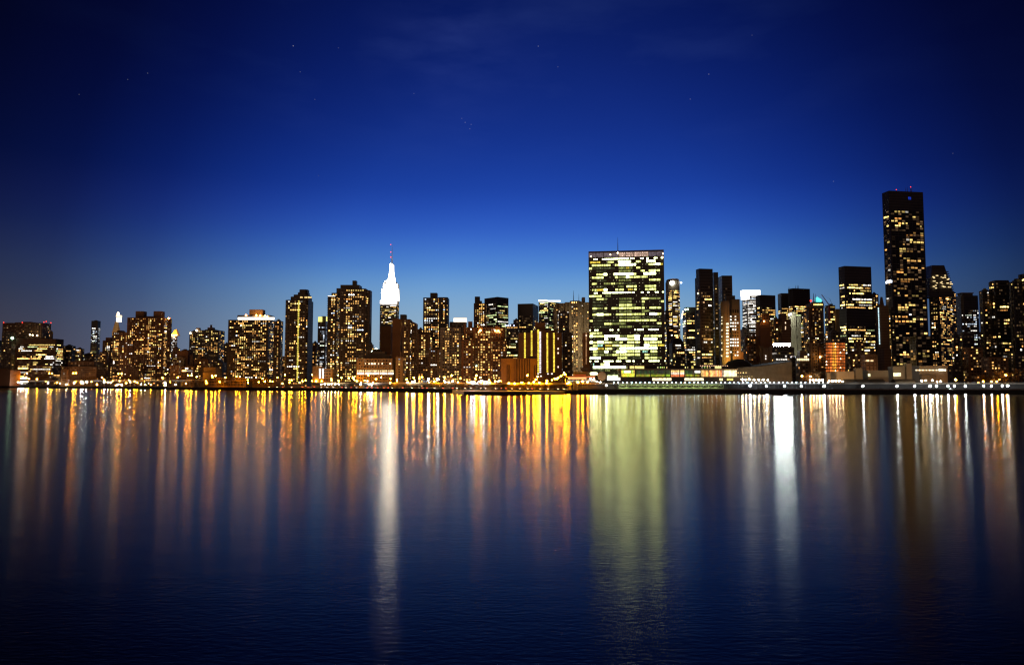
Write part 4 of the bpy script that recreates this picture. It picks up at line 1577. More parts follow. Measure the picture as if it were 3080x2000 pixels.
building('office_tower', 'black office tower with rows of yellow floors and a lower dark shoulder', 'tower', 960, [
    ('tower', 2521.5, 2620, 800, dict(m='black', b=2540, phi=12, w='offd', p=.8, blank=22, T=30, parapet=False)),
    ('east_wing', 2616, 2642, 885, dict(m='black', d=6, w='resd', p=.4, T=20)),
    ('lower_block', 2524, 2633, 926, dict(m='black', d=-8, b=2546, phi=14, w='offd', p=.85, blank=22, T=14, parapet=False))])
building('church_tower', 'small dark pointed stone crown peeking beside the tallest right hand tower', 'tower', 1500, [
    ('shaft', 2643, 2659, 915, dict(m='brown', T=12, parapet=False)),
    ('spire', 2644, 2658, 893, dict(m='brown', bot=915, taper=.45, T=12))])


def ex(rt, off, out, W_):
    d = 880
    u, n = Vector((1, 0, 0)), Vector((0, -1, 0))
    y = 930
    i = 0
    while y < 1040:
        W_.add(at(2640.5 + (y - 930) * .035, y, d - .4), u, n, 1.1, 1.7, (1.2, 1.7, 1.9), 60)
        y += 6.2


building('concrete_slab', 'blank brown slab with one pale blue strip of stair windows', BT, 880, [
    ('wall', 2634, 2672, 919, dict(m='brown', T=12, parapet=False)),
    ('low_block', 2650, 2680, 1048, dict(m='brown', d=-10, T=10, parapet=False))], extra=ex)


def ex(rt, off, out, W_):
    d = 985
    for px, py, r in ((2696, 571, .7), (2739, 563, .7)):
        mast(rt, off, px, py, 575, d + 10, .5)
        beacon(rt, off, px, py, d + 9, r)
    for px in (2724, 2729, 2742):
        mast(rt, off, px, 564, 575, d + 12, .35)
    # blue lit service room near the roof
    poly, z0, z1, faces, dd = out[0]
    A, B = faces[1]
    oo, u, n, L = face_frame(A, B)
    W_.add(oo + u * (L * .56) + Vector((0, 0, at(2730, 598, dd).z)), u, n, 4, 3.5, (.01, .04, .45), 60)
    # glare of reflected light on the left face, put in as glowing panes
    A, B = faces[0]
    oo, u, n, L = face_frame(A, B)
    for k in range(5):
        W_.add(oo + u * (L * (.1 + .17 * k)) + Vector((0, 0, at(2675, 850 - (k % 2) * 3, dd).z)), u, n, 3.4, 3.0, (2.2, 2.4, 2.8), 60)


building('skyscraper', 'tallest black glass tower on the right with scattered amber apartment windows', 'skyscraper', 985, [
    ('tower', 2652.5, 2776, 574, dict(m='black', b=2673.5, phi=9, w='tmp', p=.17, blank=26, T=24, parapet=False))], extra=ex)
building('apartment_block', 'dark lower block in front of the right foot of the tallest black tower', BT, 900, [
    ('wall', 2735, 2802, 1010, dict(m='black', w='tmp', p=.16, T=20, parapet=False)),
    ('side_block', 2672, 2692, 925, dict(m='black', d=20, w='resd', p=.6, T=14, parapet=False))])


def sliced(rt, off, out, W_):
    d = 1010
    # sloping dark roof wedge
    mb = MB()
    A = [at(2793, 846, d), at(2870, 846, d)]
    Bt = [at(2807, 797, d), at(2844, 797, d)]
    k = len(mb.v)
    mb.v += [(A[0].x, d, A[0].z - 22), (A[1].x, d, A[0].z - 22), (A[1].x, d + 22, A[0].z - 22), (A[0].x, d + 22, A[0].z - 22),
             (Bt[0].x, d + 3, Bt[0].z), (Bt[1].x, d + 3, Bt[0].z), (Bt[1].x, d + 19, Bt[0].z), (Bt[0].x, d + 19, Bt[0].z)]
    mb.f += [(3, 2, 1, 0), (4, 5, 6, 7), (0, 1, 5, 4), (1, 2, 6, 5), (2, 3, 7, 6), (3, 0, 4, 7)]
    mb.build('sloping_roof', 'black', rt, off)
    mb = MB()
    z = A[0].z - 18
    for i in range(11):
        t_ = (z - (A[0].z - 22)) / (Bt[0].z - A[0].z + 22)
        xr = A[1].x + (Bt[1].x - A[1].x) * t_
        xl = A[0].x + (Bt[0].x - A[0].x) * t_
        mb.box(xr - 4, xr + 2.2, d + 1, d + 16, z, z + 1.1)
        if i < 8:
            mb.box(xl - 1.6, xl + 4, d + 1, d + 16, z, z + 1.1)
        z += 3.1
    mb.build('terrace', 'dark', rt, off)
    u, n = Vector((1, 0, 0)), Vector((0, -1, 0))
    rnd = random.Random(4)
    for i in range(26):
        y = rnd.uniform(828, 868)
        W_.add(at(rnd.uniform(2800, 2864), y, d - 1.5), u, n, rnd.uniform(1.5, 4), 1.2, (1.3, .95, .45), 20)


building('apartment_tower', 'dark tower with steep wedge shaped roof and stepped terraces', 'tower', 1010, [
    ('tower', 2793, 2874, 872, dict(m='black', b=2823, phi=35, w='resd', p=.30, T=24, parapet=False))], extra=sliced)
building('glass_tower', 'dark glass tower with teal lit floors and a pale flat roof rim', 'tower', 1180, [
    ('tower', 2869, 2944, 889, dict(m='black', w='cool', p=.45, blank=22, rnd=.12, T=28)),
    ('roof_rim', 2876, 2929, 880, dict(m='pale', bot=882, d=6, T=20, parapet=False)),
    ('plant_room', 2880, 2926, 882.2, dict(m='dark', bot=889.2, d=8, T=16, parapet=False))])
building('apartment_block', 'very dark apartment complex with stepped roofs near the right frame edge', BT, 840, [
    ('tower', 2944, 2980, 874, dict(m='black', w='res', p=.22, T=20)),
    ('tower', 2973, 3036, 846, dict(m='black', d=-6, w='off', p=.3, pal='tmp', fins=8, T=22, parapet=False)),
    ('plant_room', 2976, 3034, 843, dict(m='black', bot=846.2, d=0, T=12, parapet=False))])
building('apartment_block', 'dark stepped apartment complex cut off by the right frame edge', BT, 800, [
    ('tower', 3034, 3075, 847, dict(m='black', w='off', p=.3, pal='tmp', fins=8, T=20)),
    ('upper_tower', 3062, 3140, 822, dict(m='black', d=-4, w='off', p=.3, pal='tmp', fins=8, T=20)),
    ('step_tier', 3050, 3066, 838, dict(m='black', bot=850, d=2, T=12, parapet=False))])
building('brick_block', 'dim brown block with slatted roof between the wedge topped tower and right edge', BT, 780, [
    ('wall', 2893, 2956, 1046, dict(m='brown', w='res', p=.18, T=18, parapet=False)),
    ('roof_screen', 2888, 2932, 1000, dict(m='dark', bot=1006, d=30, T=6, parapet=False)),
    ('upper_block', 2880, 2930, 1006, dict(m='black', d=24, w='ress', T=12, parapet=False)),
    ('west_block', 2862, 2884, 1005, dict(m='black', d=10, w='resd', p=.4, T=12)),
    ('low_block', 2850, 2898, 1098, dict(m='black', d=-15, w='ress', T=12, parapet=False))])
building('brick_block', 'low dark flats behind orange lit trees at the right edge', BT, 740, [
    ('wall', 2950, 3032, 1074, dict(m='brown', w='res', p=.2, T=18, parapet=False)),
    ('wing', 3028, 3110, 1058, dict(m='black', d=6, w='ress', p=.2, T=14, parapet=False))])


# scaffolded tower glowing orange
def ex(rt, off, out, W_):
    d = 830
    nf = 9
    z0, z1 = GZ, at(2500, 1022, d).z
    for j in range(12):
        y = 1030 + j * 9
        mb = MB()
        A, B = at(2482, y, d), at(2542, y, d)
        mb.box(A.x - .5, B.x + .5, d - 1.0, d + 13, A.z, A.z + .7)
        mb.build('floor_slab', 'dark', rt, off)
    mb = MB()
    for i in range(12):
        x = at(2482, 1100, d).x + i * (at(2542, 1100, d).x - at(2482, 1100, d).x) / 11
        mb.box(x - .12, x + .12, d - 1.6, d - 1.3, z0, z1 + 3)
    for j in range(24):
        A = at(2481, 1022 + j * 4.5, d)
        mb.box(A.x, at(2543, 1022, d).x, d - 1.7, d - 1.55, A.z, A.z + .12)
    mb.build('scaffold', 'metal', rt, off)
    rnd = random.Random(3)
    for j in range(12):
        for i in range(9):
            y = 1037.5 + j * 9
            px = 2484 + i * 6.5
            cen = 2.0 if 2 <= i <= 5 else .9
            c = (1.0 * cen, .32 * cen * (1.15 if i in (3, 4) else .7), .04 * cen)
            f = rnd.uniform(.4, 1.2)
            W_.add(at(px, y, d - .2), Vector((1, 0, 0)), Vector((0, -1, 0)), 2.1, 2.2, tuple(v * f for v in c), 10)
    for j in range(12):
        if rnd.random() < .8:
            beacon(rt, off, rnd.choice((2503, 2508, 2513, 2528, 2538, 2486)), 1034 + j * 9, d - 1, .55, 'lamp_warm')


building('scaffold_tower', 'unfinished tower wrapped in scaffolding and glowing orange from inside', BT, 830, [
    ('core', 2481, 2543, 1028, dict(m='brick', T=12, parapet=False)),
    ('top_block', 2488, 2544, 1019, dict(m='dark', bot=1029, d=1, T=10, w='res', p=.4, t=.2, parapet=False)),
    ('rear_tower', 2488, 2526, 997, dict(m='dark', d=14, w='ress', T=12))], extra=ex, cap=80)


def ex(rt, off, out, W_):
    d = 800
    mb = MB()
    for px in (2590, 2603, 2615, 2627, 2636):
        A = at(px, 1080, d)
        mb.box(A.x - .5, A.x + .5, d - 1, d, GZ, at(px, 1066, d).z)
    for y in (1066, 1077, 1088, 1098):
        A, B = at(2589, y, d), at(2638, y, d)
        mb.box(A.x, B.x, d - 1.3, d - 1.02, A.z - 1, A.z)
    mb.build('facade_frame', 'orange_brick', rt, off)
    W_.add(at(2602, 1087, d - .4), Vector((1, 0, 0)), Vector((0, -1, 0)), 10, 1.6, (1.8, 1.2, .6), 60)
    p = at(2612, 1090, d)
    spot('frame_floodlight', (p.x, d - 25, GZ + 8), (p.x, d, p.z), 16000, (1, .55, .25), 70)


building('frame_building', 'low building with orange lit open grid frame facade', BT, 800, [
    ('wall', 2588, 2639, 1067, dict(m='brown', T=12, parapet=False))], extra=ex)
building('brown_block', 'cluster of brown blocks with pale box tops in front of the black office tower', BT, 860, [
    ('wall', 2568, 2600, 1030, dict(m='brown', w='resd', p=.25, T=14)),
    ('front_block', 2544, 2600, 1062, dict(m='brown', d=-10, w='res', p=.25, T=12)),
    ('pale_box', 2581, 2592, 1041, dict(m='tan', d=-14, T=8, bot=1066, parapet=False)),
    ('east_block', 2610, 2634, 1055, dict(m='brown', d=4, w='res', T=12))])


def ex(rt, off, out, W_):
    u, n = Vector((1, 0, 0)), Vector((0, -1, 0))
    W_.add(at(2611, 1132, 700), u, n, 2.1, 2.5, (1.6, 1.6, .9), 60)
    W_.add(at(2687.5, 1131.5, 699.4), u, n, 7.0, 3.2, (1.9, 1.7, 1.0), 60)
    for i in range(20):
        W_.add(at(2754 + i * 3.4, 1115, 699.4), u, n, .85, 1.2, (1.2, .8, .4) if i % 3 else (2.0, 1.8, 1.2), 50)
    W_.add(at(2823, 1115.5, 699.4), u, n, 7.0, 1.7, (2.4, 2.3, 1.8), 90)
    for px, w, cl in ((2545, 60000, (1, .46, .14)), (2520, 40000, (1, .46, .14)), (2585, 26000, (1, .62, .24)), (2640, 5000, (1, .9, .7)), (2700, 9000, (1, .8, .45)), (2760, 9000, (1, .9, .6)), (2820, 14000, (1, .6, .3))):
        p = at(px, 1140, 684)
        spot('wall_floodlight', (p.x, 684, GZ + 1.5), (p.x, 705, GZ + 9), w * .16, cl, 140)


building('long_low_building', 'long pale windowless waterfront building of stepped blocks with floodlit walls', BT, 702, [
    ('west_block', 2497, 2569, 1117, dict(m='pale', T=14, parapet=False)),
    ('end_block', 2482, 2498, 1121, dict(m='pale', d=1, T=8, parapet=False)),
    ('stair_block', 2567, 2594, 1107, dict(m='pale', d=-.5, T=10, parapet=False)),
    ('middle_block', 2593, 2672, 1114, dict(m='pale', d=1, T=14, parapet=False)),
    ('middle_block', 2670, 2722, 1102, dict(m='pale', d=1.5, T=14, slope=1100, parapet=False)),
    ('lift_block', 2719, 2742, 1093, dict(m='pale', d=-.5, T=10, parapet=False)),
    ('east_block', 2741, 2849, 1100, dict(m='pale', d=.5, T=14, parapet=False)),
    ('annex', 2764, 2816, 1127, dict(m='concrete', d=-4, T=4, parapet=False))], extra=ex)


# dark shed roofs in front of it
for a, c, dd, lb in ((2541, 2664, 676, 'long dark shed roof before the pale waterfront building'), (2692, 2756, 678, 'shorter dark shed roof before the pale waterfront building')):
    rt = root('shed', lb, 'shed', at(a, 1150, dd))
    rt.location.z = GZ
    off = rt.location.copy()
    A, B = at(a, 1140, dd), at(c, 1140, dd)
    mb = MB()
    mb.prism([(A.x, dd), (B.x, dd), (B.x, dd + 9), (A.x, dd + 9)], at(a, 1147, dd).z, at(a, 1140, dd).z, [(A.x + 1.5, dd + 2.5), (B.x - 1.5, dd + 2.5), (B.x - 1.5, dd + 6.5), (A.x + 1.5, dd + 6.5)])
    mb.build('roof', 'roof', rt, off)
    mb = MB()
    mb.box(A.x + .6, B.x - .6, dd + .8, dd + 8, GZ, at(a, 1147, dd).z - .01)
    mb.build('wall', 'dark', rt, off)


# long glazed conference hall
def hall():
    d = 690
    rt = root('conference_hall', 'long low glass hall glowing yellow green and orange beside the glass slab', 'hall', (at(2040, 1150, d).x, d, GZ))
    off = rt.location.copy()

    def slab(part, a, c, top, bot, d0, d1, mat):
        A, B = at(a, top, d), at(c, top, d)
        mb = MB()
        mb.box(A.x, B.x, d0, d1, at(a, bot, d).z, A.z)
        return mb.build(part, mat, rt, off)
    slab('upper_storey', 1893, 2190, 1099.5, 1110, d + 8, d + 22, 'black')
    slab('roof_edge', 1889, 2193, 1098, 1099.4, d + 7, d + 23, 'orange_brick')
    slab('eaves', 1864, 2218, 1109.5, 1112.5, d - 2, d + 22, 'tan')
    slab('glazed_wall', 1867, 2216, 1112.6, 1133.4, d, d + 20, 'black')
    slab('balcony', 1866, 2222, 1133.5, 1136.5, d - 1.5, d + 20, 'roof')
    slab('lower_wall', 1866, 2240, 1136.6, 1150, d - .5, d + 20, 'roof')
    Wn = Wins()
    u, n = Vector((1, 0, 0)), Vector((0, -1, 0))
    rnd = random.Random(2)

    def panes(a, c, top, bot, dd, step, colf, pr=30, gap=.18):
        px = a
        while px < c - step * .5:
            A, B = at(px, bot, dd), at(px + step, bot, dd)
            h = at(px, top, dd).z - A.z
            Wn.add(Vector((A.x + gap / 2, dd, A.z)), u, n, B.x - A.x - gap, h, colf(px), pr)
            px += step
    # main glazing, upper and lower lights
    yg = lambda px: tuple(v * rnd.uniform(.7, 1.25) for v in (.30, .34, .03))
    dg = lambda px: tuple(v * rnd.uniform(.6, 1.2) for v in (.055, .07, .03))
    panes(1869, 1910, 1113.5, 1123, d - .1, 4, lambda p: tuple(v * rnd.uniform(.7, 1.6) for v in (.75, .66, .12)))
    panes(1869, 1910, 1123.5, 1132.8, d - .1, 4, lambda p: tuple(v * rnd.uniform(.8, 1.5) for v in (1.0, .85, .07)))
    panes(1877, 1897, 1115, 1121, d - .5, 5, lambda p: (2.6, 2.5, 2.0))
    panes(1912, 2016, 1113.5, 1125, d - .1, 4.3, dg)
    panes(1912, 2016, 1125.5, 1132.8, d - .1, 4.3, yg)
    panes(2018, 2058, 1113.5, 1119, d - .1, 5, lambda p: (1.6, .95, .30))
    panes(2018, 2058, 1119.5, 1126.5, d - .1, 5, lambda p: (1.2, .95, .70))
    panes(2018, 2058, 1127, 1132.8, d - .1, 5, lambda p: (1.1, .26, .08))
    panes(2061, 2106, 1113.5, 1125, d - .1, 4.3, dg)
    panes(2061, 2106, 1125.5, 1132.8, d - .1, 4.3, yg)
    panes(2088, 2106, 1115, 1121, d - .5, 4.5, lambda p: (2.6, 2.5, 2.2))
    panes(2108, 2172, 1113.5, 1132.8, d - .1, 3.2, lambda p: tuple(v * rnd.uniform(.7, 1.3) for v in ((1.1, .40, .12) if rnd.random() < .6 else (1.3, .75, .25))))
    panes(2174, 2216, 1113.5, 1132.8, d - .1, 3.5, lambda p: tuple(v * rnd.uniform(.8, 1.2) for v in (1.9, 1.6, .85)))
    # upper clerestory
    panes(1894, 1908, 1101, 1108.5, d + 7.8, 4.6, lambda p: (1.5, 1.15, .35))
    panes(1910, 1936, 1101, 1108.5, d + 7.8, 4.6, lambda p: (1.5, 1.15, .35))
    for px in (1977, 1985, 1990, 1996, 2004, 2060, 2067, 2110, 2118, 2126, 2134):
        panes(px, px + 3, 1103, 1107, d + 7.8, 3, lambda p: tuple(v * rnd.uniform(.5, 1.3) for v in (1.1, 1.0, .35)))
    panes(2080, 2086, 1101, 1108.5, d + 7.8, 3, lambda p: (1.2, .95, .2))
    panes(2150, 2172, 1101, 1108.5, d + 7.8, 4, lambda p: (1.4, 1.1, .4))
    for i in range(16):
        Wn.add(at(2106 + i * 5.4, 1101, d + 6.5), u, n, .6, .5, (2.6, 1.5, .9), 10)
    # ground floor
    panes(1826, 1866, 1135, 1144, d - .8, 5, lambda p: (2.2, 2.0, 1.6))
    panes(1962, 2020, 1136.8, 1144.6, d - .7, 4.8, lambda p: (1.9, 1.45, .85))
    panes(2059, 2119, 1136.8, 1144.6, d - .7, 4.8, lambda p: (2.0, 1.6, .9))
    panes(2164, 2174, 1138, 1144.6, d - .7, 4.8, lambda p: (2.2, 1.8, .8))
    panes(2186, 2206, 1138, 1144, d - .7, 4.8, lambda p: (1.1, .9, .2))
    for px in (2218, 2226, 2234, 2242):
        panes(px, px + 3.5, 1119.5, 1122.5, d - .3, 3.5, lambda p: (1.9, 1.3, .5))
    for px in range(2218, 2262, 7):
        panes(px, px + 3.5, 1131.5, 1133, d - .3, 3.5, lambda p: (1.4, 1.0, .4))
    Wn.build(rt, off)
    mb = MB()
    for px in range(1868, 2216, 44):
        A = at(px, 1120, d)
        mb.box(A.x - .3, A.x + .3, d - .9, d - .2, at(px, 1133.3, d).z, at(px, 1112.7, d).z)
    mb.build('mullion', 'metal', rt, off)


hall()


# saddle roofed assembly hall with dome
def assembly():
    d = 700
    rt = root('assembly_hall', 'low concrete hall with upward sweeping roofline and dark shallow dome', 'hall', (at(2300, 1150, d).x, d, GZ))
    off = rt.location.copy()
    top = [(2216, 1108), (2240, 1106.5), (2270, 1104), (2300, 1100.5), (2330, 1096.5), (2360, 1092), (2381, 1088.5)]
    mb = MB()
    for (a, ya), (b, yb) in zip(top, top[1:]):
        A, B = at(a, ya, d), at(b, yb, d)
        k = len(mb.v)
        mb.v += [(A.x, d, GZ), (B.x, d, GZ), (B.x, d + 40, GZ), (A.x, d + 40, GZ), (A.x, d, A.z), (B.x, d, B.z), (B.x, d + 40, B.z), (A.x, d + 40, A.z)]
        mb.f += [tuple(k + i for i in q) for q in ((4, 5, 6, 7), (0, 1, 5, 4), (1, 2, 6, 5), (2, 3, 7, 6), (3, 0, 4, 7))]
    mb.build('wall', 'concrete', rt, off)
    mb = MB()
    for (a, ya), (b, yb) in zip(top, top[1:]):
        A, B = at(a, ya, d), at(b, yb, d)
        k = len(mb.v)
        mb.v += [(A.x, d - .6, A.z + .05), (B.x, d - .6, B.z + .05), (B.x, d + 40, B.z + .05), (A.x, d + 40, A.z + .05),
                 (A.x, d - .6, A.z + .7), (B.x, d - .6, B.z + .7), (B.x, d + 40, B.z + 1.5), (A.x, d + 40, A.z + 1.5)]
        mb.f += [tuple(k + i for i in q) for q in ((4, 5, 6, 7), (0, 1, 5, 4), (1, 2, 6, 5), (2, 3, 7, 6), (3, 0, 4, 7), (3, 2, 1, 0))]
    mb.build('roof', 'roof', rt, off)
    # rear parapet
    mb = MB()
    A, B = at(2175, 1104, d + 42), at(2381, 1084, d + 42)
    k = 0
    mb.v += [(A.x, d + 41, GZ), (B.x, d + 41, GZ), (B.x, d + 46, GZ), (A.x, d + 46, GZ), (A.x, d + 41, A.z), (B.x, d + 41, B.z), (B.x, d + 46, B.z), (A.x, d + 46, A.z)]
    mb.f += [(4, 5, 6, 7), (0, 1, 5, 4), (1, 2, 6, 5), (2, 3, 7, 6), (3, 0, 4, 7)]
    mb.build('rear_wall', 'roof', rt, off)
    # dome
    bm = bmesh.new()
    c0 = at(2221, 1107, d + 24)
    w = (at(2262, 1107, d + 24).x - at(2180, 1107, d + 24).x) / 2
    hgt = at(2221, 1080, d + 24).z - c0.z
    bmesh.ops.create_uvsphere(bm, u_segments=32, v_segments=16, radius=1)
    for v in bm.verts:
        v.co = Vector((v.co.x * w, v.co.y * 12, v.co.z * hgt))
    me = bpy.data.meshes.new('dome')
    bm.to_mesh(me)
    bm.free()
    o = link('dome', me, 'roof', rt)
    o.location = c0 - off
    for px in range(2294, 2376, 8):
        beacon(rt, off, px, 1095 - (px - 2294) * .02 - 6 * ((px - 2294) / 82), d + 40.5, .3, 'lamp_small')


assembly()


# ---------------------------------------------------------------- tower crane
def crane():
    d = 1050
    c = at(2494, 917, d)
    rt = root('tower_crane', 'red lattice construction crane leaning above the rooftops', 'crane', (c.x, d, c.z))
    off = rt.location.copy()
    A, B = Vector((c.x, d, c.z)), at(2471, 886, d)
    mb = MB()
    ofs = [Vector((0, -.8, -.8)), Vector((0, .8, -.8)), Vector((0, 0, .9))]
    N = 12
    for o_ in ofs:
        mb.tube(A + o_, B + o_ * .4, .22, .15, 4)
    for i in range(N):
        p = A.lerp(B, i / N)
        q = A.lerp(B, (i + 1) / N)
        k0, k1 = 1 - .6 * i / N, 1 - .6 * (i + 1) / N
        for j in range(3):
            mb.tube(p + ofs[j] * k0, q + ofs[(j + 1) % 3] * k1, .12, .12, 4)
    flat_mat('crane_red', (0.45, 0.10, 0.05))
    mb.build('jib', 'crane_red', rt, off)
    mb = MB()
    mb.box(c.x - 1.2, c.x + 1.2, d - 1.2, d + 1.2, c.z - 24, c.z - 1.2)
    mb.build('mast', 'crane_red', rt, off)
    mb = MB()
    mb.box(c.x + .5, c.x + 5, d - 1, d + 1, c.z - 1.1, c.z + 1.4)
    mb.build('cab', 'metal', rt, off)
    mb = MB()
    mb.tube((c.x + 4, d, c.z + 1.4), (c.x + 1, d, c.z + 9), .2)
    mb.tube((c.x + 1, d, c.z + 9), B, .07, .07, 4)
    mb.build('stay_cable', 'metal', rt, off)


crane()


# big round disc sculpture before the slab
def disc():
    d = 660
    c = at(1811, 1131, d)
    rt = root('disc_sculpture', 'large brown disc standing upright before the foot of the glass slab', 'sculpture', (c.x, d, GZ))
    off = rt.location.copy()
    bm = bmesh.new()
    bmesh.ops.create_cone(bm, segments=40, radius1=4.1, radius2=4.1, depth=.7, cap_ends=True)
    bmesh.ops.bevel(bm, geom=[e for e in bm.edges if e.is_boundary or len(e.link_faces) == 2 and e.calc_face_angle(0) > 1], offset=.2, segments=2, affect='EDGES')
    me = bpy.data.meshes.new('disc')
    bm.to_mesh(me)
    bm.free()
    o = link('disc', me, 'tan', rt)
    o.location = c - off
    o.rotation_euler = (rad(90), 0, rad(6))
    mb = MB()
    mb.tube((c.x, d, GZ), (c.x, d, c.z - 3.5), .5, .35, 8)
    mb.build('post', 'metal', rt, off)
    mb = MB()
    mb.box(c.x - 1.2, c.x + 1.2, d - 1, d + 1, GZ, GZ + .4)
    mb.build('plinth', 'concrete', rt, off)


disc()


# red lit pavilion by the shore
def pavilion():
    d = 672
    rt = root('pavilion', 'riverside pavilion with red glowing flat roofs left of the disc', 'pavilion', (at(1735, 1150, d).x, d, GZ))
    off = rt.location.copy()
    flat_mat('red_glow', (.1, .05, .04), emit=(1.0, .12, .03), st=.9)
    flat_mat('amber_glow', (.1, .05, .04), emit=(1.0, .42, .14), st=1.5)
    for part, a, c, y0, y1, dd, mat in (('roof', 1705, 1790, 1130.5, 1133, -2, 'brick'), ('lit_soffit', 1708, 1788, 1133.1, 1134.2, -1.5, 'red_glow'), ('upper_roof', 1730, 1766, 1125.5, 1127.5, 4, 'brick'),
                                        ('lit_soffit', 1732, 1764, 1127.6, 1129, 4.3, 'red_glow'), ('lit_interior', 1712, 1764, 1134.5, 1140, 1, 'amber_glow'), ('wall', 1702, 1792, 1140.2, 1149, 1, 'dark')):
        A, B = at(a, y0, d), at(c, y0, d)
        mb = MB()
        mb.box(A.x, B.x, d + dd, d + 14 - (dd if dd > 0 else 0), at(a, y1, d).z, A.z)
        mb.build(part, mat, rt, off)
    W_ = Wins()
    rnd = random.Random(6)
    for i in range(26):
        W_.add(at(1706 + i * 3.3, rnd.choice((1146, 1148.5)), d + .8), Vector((1, 0, 0)), Vector((0, -1, 0)), .7, .9, pick([(WHITE, 3), (COOL, 1), (ORG, 1), (GRN, 1)], rnd), 5)
    W_.build(rt, off)


pavilion()


# ---------------------------------------------------------------- waterfront works
# right bank: upper esplanade over the road
def strip(name, label, cat, mat, a, c, y0, y1, z0, z1, step=2000):
    mb = MB()
    along(a, c, y0, y1, z0, z1, mb, step)
    off = at((a + c) / 2, 1150, shore((a + c) / 2))
    off.z = GZ
    return mb, off, tag_obj(mb, name, label, cat, mat, off)


def tag_obj(mb, name, label, cat, mat, off):
    o = mb.build(name, mat, None, off)
    o.location = off
    tag(o, label, cat)
    return o


strip('retaining_wall', 'long grey retaining wall behind the road on the right bank', 'wall', 'roof', 1745, 3300, 18, 19, GZ, 8.0)
strip('parapet', 'pale parapet along the top of the right bank esplanade', 'wall', 'pale', 1745, 3300, 16.8, 17.4, 8.55, 9.5)
strip('esplanade_deck', 'dark esplanade deck running above the right bank road', 'deck', 'roof', 1745, 3300, 16.6, 26, 8.01, 8.54)
strip('road_barrier', 'low pale concrete barrier on the river edge of the right bank road', 'barrier', 'pale', 1745, 3300, 1.2, 1.6, GZ + .05, GZ + .95)
# parapet posts and railing of the esplanade
for a, c, lb in ((1745, 2480, 'steel railing on the esplanade below the conference hall'), (2480, 3300, 'steel railing on the esplanade before the pale waterfront building')):
    mb = MB()
    A, B = at(a, 1150, shore(a)), at(c, 1150, shore(c))
    N = int((B - A).length / 3)
    for i in range(N + 1):
        p = A.lerp(B, i / N)
        mb.box(p.x - .06, p.x + .06, p.y + 17.0, p.y + 17.12, 9.5, 10.4)
    mb.tube((A.x, A.y + 17.06, 10.4), (B.x, B.y + 17.06, 10.4), .06)
    off = (A + B) / 2
    off.z = 9.5
    tag_obj(mb, 'railing', lb, 'railing', 'metal', off)

# truss in front of the retaining wall
def truss():
    a, c = 1868, 2190
    A, B = at(a, 1150, shore(a)), at(c, 1150, shore(c))
    rt = root('truss_bridge', 'pale green steel truss carrying the esplanade over the road', 'bridge', ((A.x + B.x) / 2, A.y + 12, GZ))
    off = rt.location.copy()
    N = 14
    mb = MB()
    zl, zh = 5.0, 7.7
    y = A.y + 12
    mb.box(A.x, B.x, y - .25, y + .25, zh, zh + .4)
    mb.box(A.x, B.x, y - .25, y + .25, zl - .4, zl)
    mb.build('chord', 'green_metal', rt, off)
    for i in range(N + 1):
        x = A.x + (B.x - A.x) * i / N
        mb = MB()
        mb.box(x - .15, x + .15, y - .2, y + .2, zl, zh)
        mb.build('post', 'green_metal', rt, off)
        if i < N:
            x2 = A.x + (B.x - A.x) * (i + 1) / N
            xm = (x + x2) / 2
            mb = MB()
            mb.tube((x, y, zl), (xm, y, zh), .17, .17, 4)
            mb.tube((xm, y, zh), (x2, y, zl), .17, .17, 4)
            mb.build('brace', 'green_metal', rt, off)
    for i in range(0, N, 2):
        x = A.x + (B.x - A.x) * (i + .5) / N
        spot('underdeck_lamp', (x, y - 7, 4.6), (x, y + 4, 5.2), 3500, (.85, 1, .45), 150)


truss()


# elevated roads
def elevated(name, label, a, c, y0, y1, zt, th, mat, pier_step, seg=90):
    rt = root(name, label, 'elevated road', at((a + c) / 2, 1150, shore((a + c) / 2)))
    rt.location.z = GZ
    off = rt.location.copy()
    mb = MB()
    along(a, c, y0, y1, zt - th, zt, mb, seg)
    mb.build('deck', mat, rt, off)
    mb = MB()
    along(a, c, y0 - .3, y0, zt - th * .2, zt + .9, mb, seg)
    mb.build('parapet', 'pale', rt, off)
    px = a + pier_step / 2
    while px < c:
        p = at(px, 1150, shore(px))
        mb = MB()
        mb.box(p.x - .7, p.x + .7, p.y + y0 + 1, p.y + y0 + 2.4, GZ, zt - th)
        mb.box(p.x - .7, p.x + .7, p.y + y1 - 2.4, p.y + y1 - 1, GZ, zt - th)
        mb.build('pier', 'concrete', rt, off)
        px += pier_step
    return rt


elevated('elevated_highway', 'elevated highway on piers along the left bank, edge lit orange', -40, 596, 26, 44, 12.6, 1.6, 'concrete', 26)
elevated('elevated_highway', 'dark covered highway deck on piers along the central bank', 930, 1395, 14, 30, 9.0, 2.2, 'roof', 24)
elevated('elevated_highway', 'dark highway deck ending left of the glass slab with orange glow beneath', 1400, 1722, 12, 30, 8.6, 1.2, 'roof', 22)

# the pier that juts out in front of the centre
mb = MB()
a_, b_, c_ = at(1395, 1150, 590), at(1585, 1150, 586), at(1700, 1150, 640)
e_, f_ = at(1745, 1150, 641), at(1360, 1150, 728)
mb.prism([(a_.x, a_.y), (b_.x, b_.y), (c_.x, c_.y), (e_.x, e_.y), (f_.x, f_.y)], -1, 2.6)
tag(mb.build('quay', 'wet_stone'), 'dark low stone quay jutting into the river at the centre', 'quay')

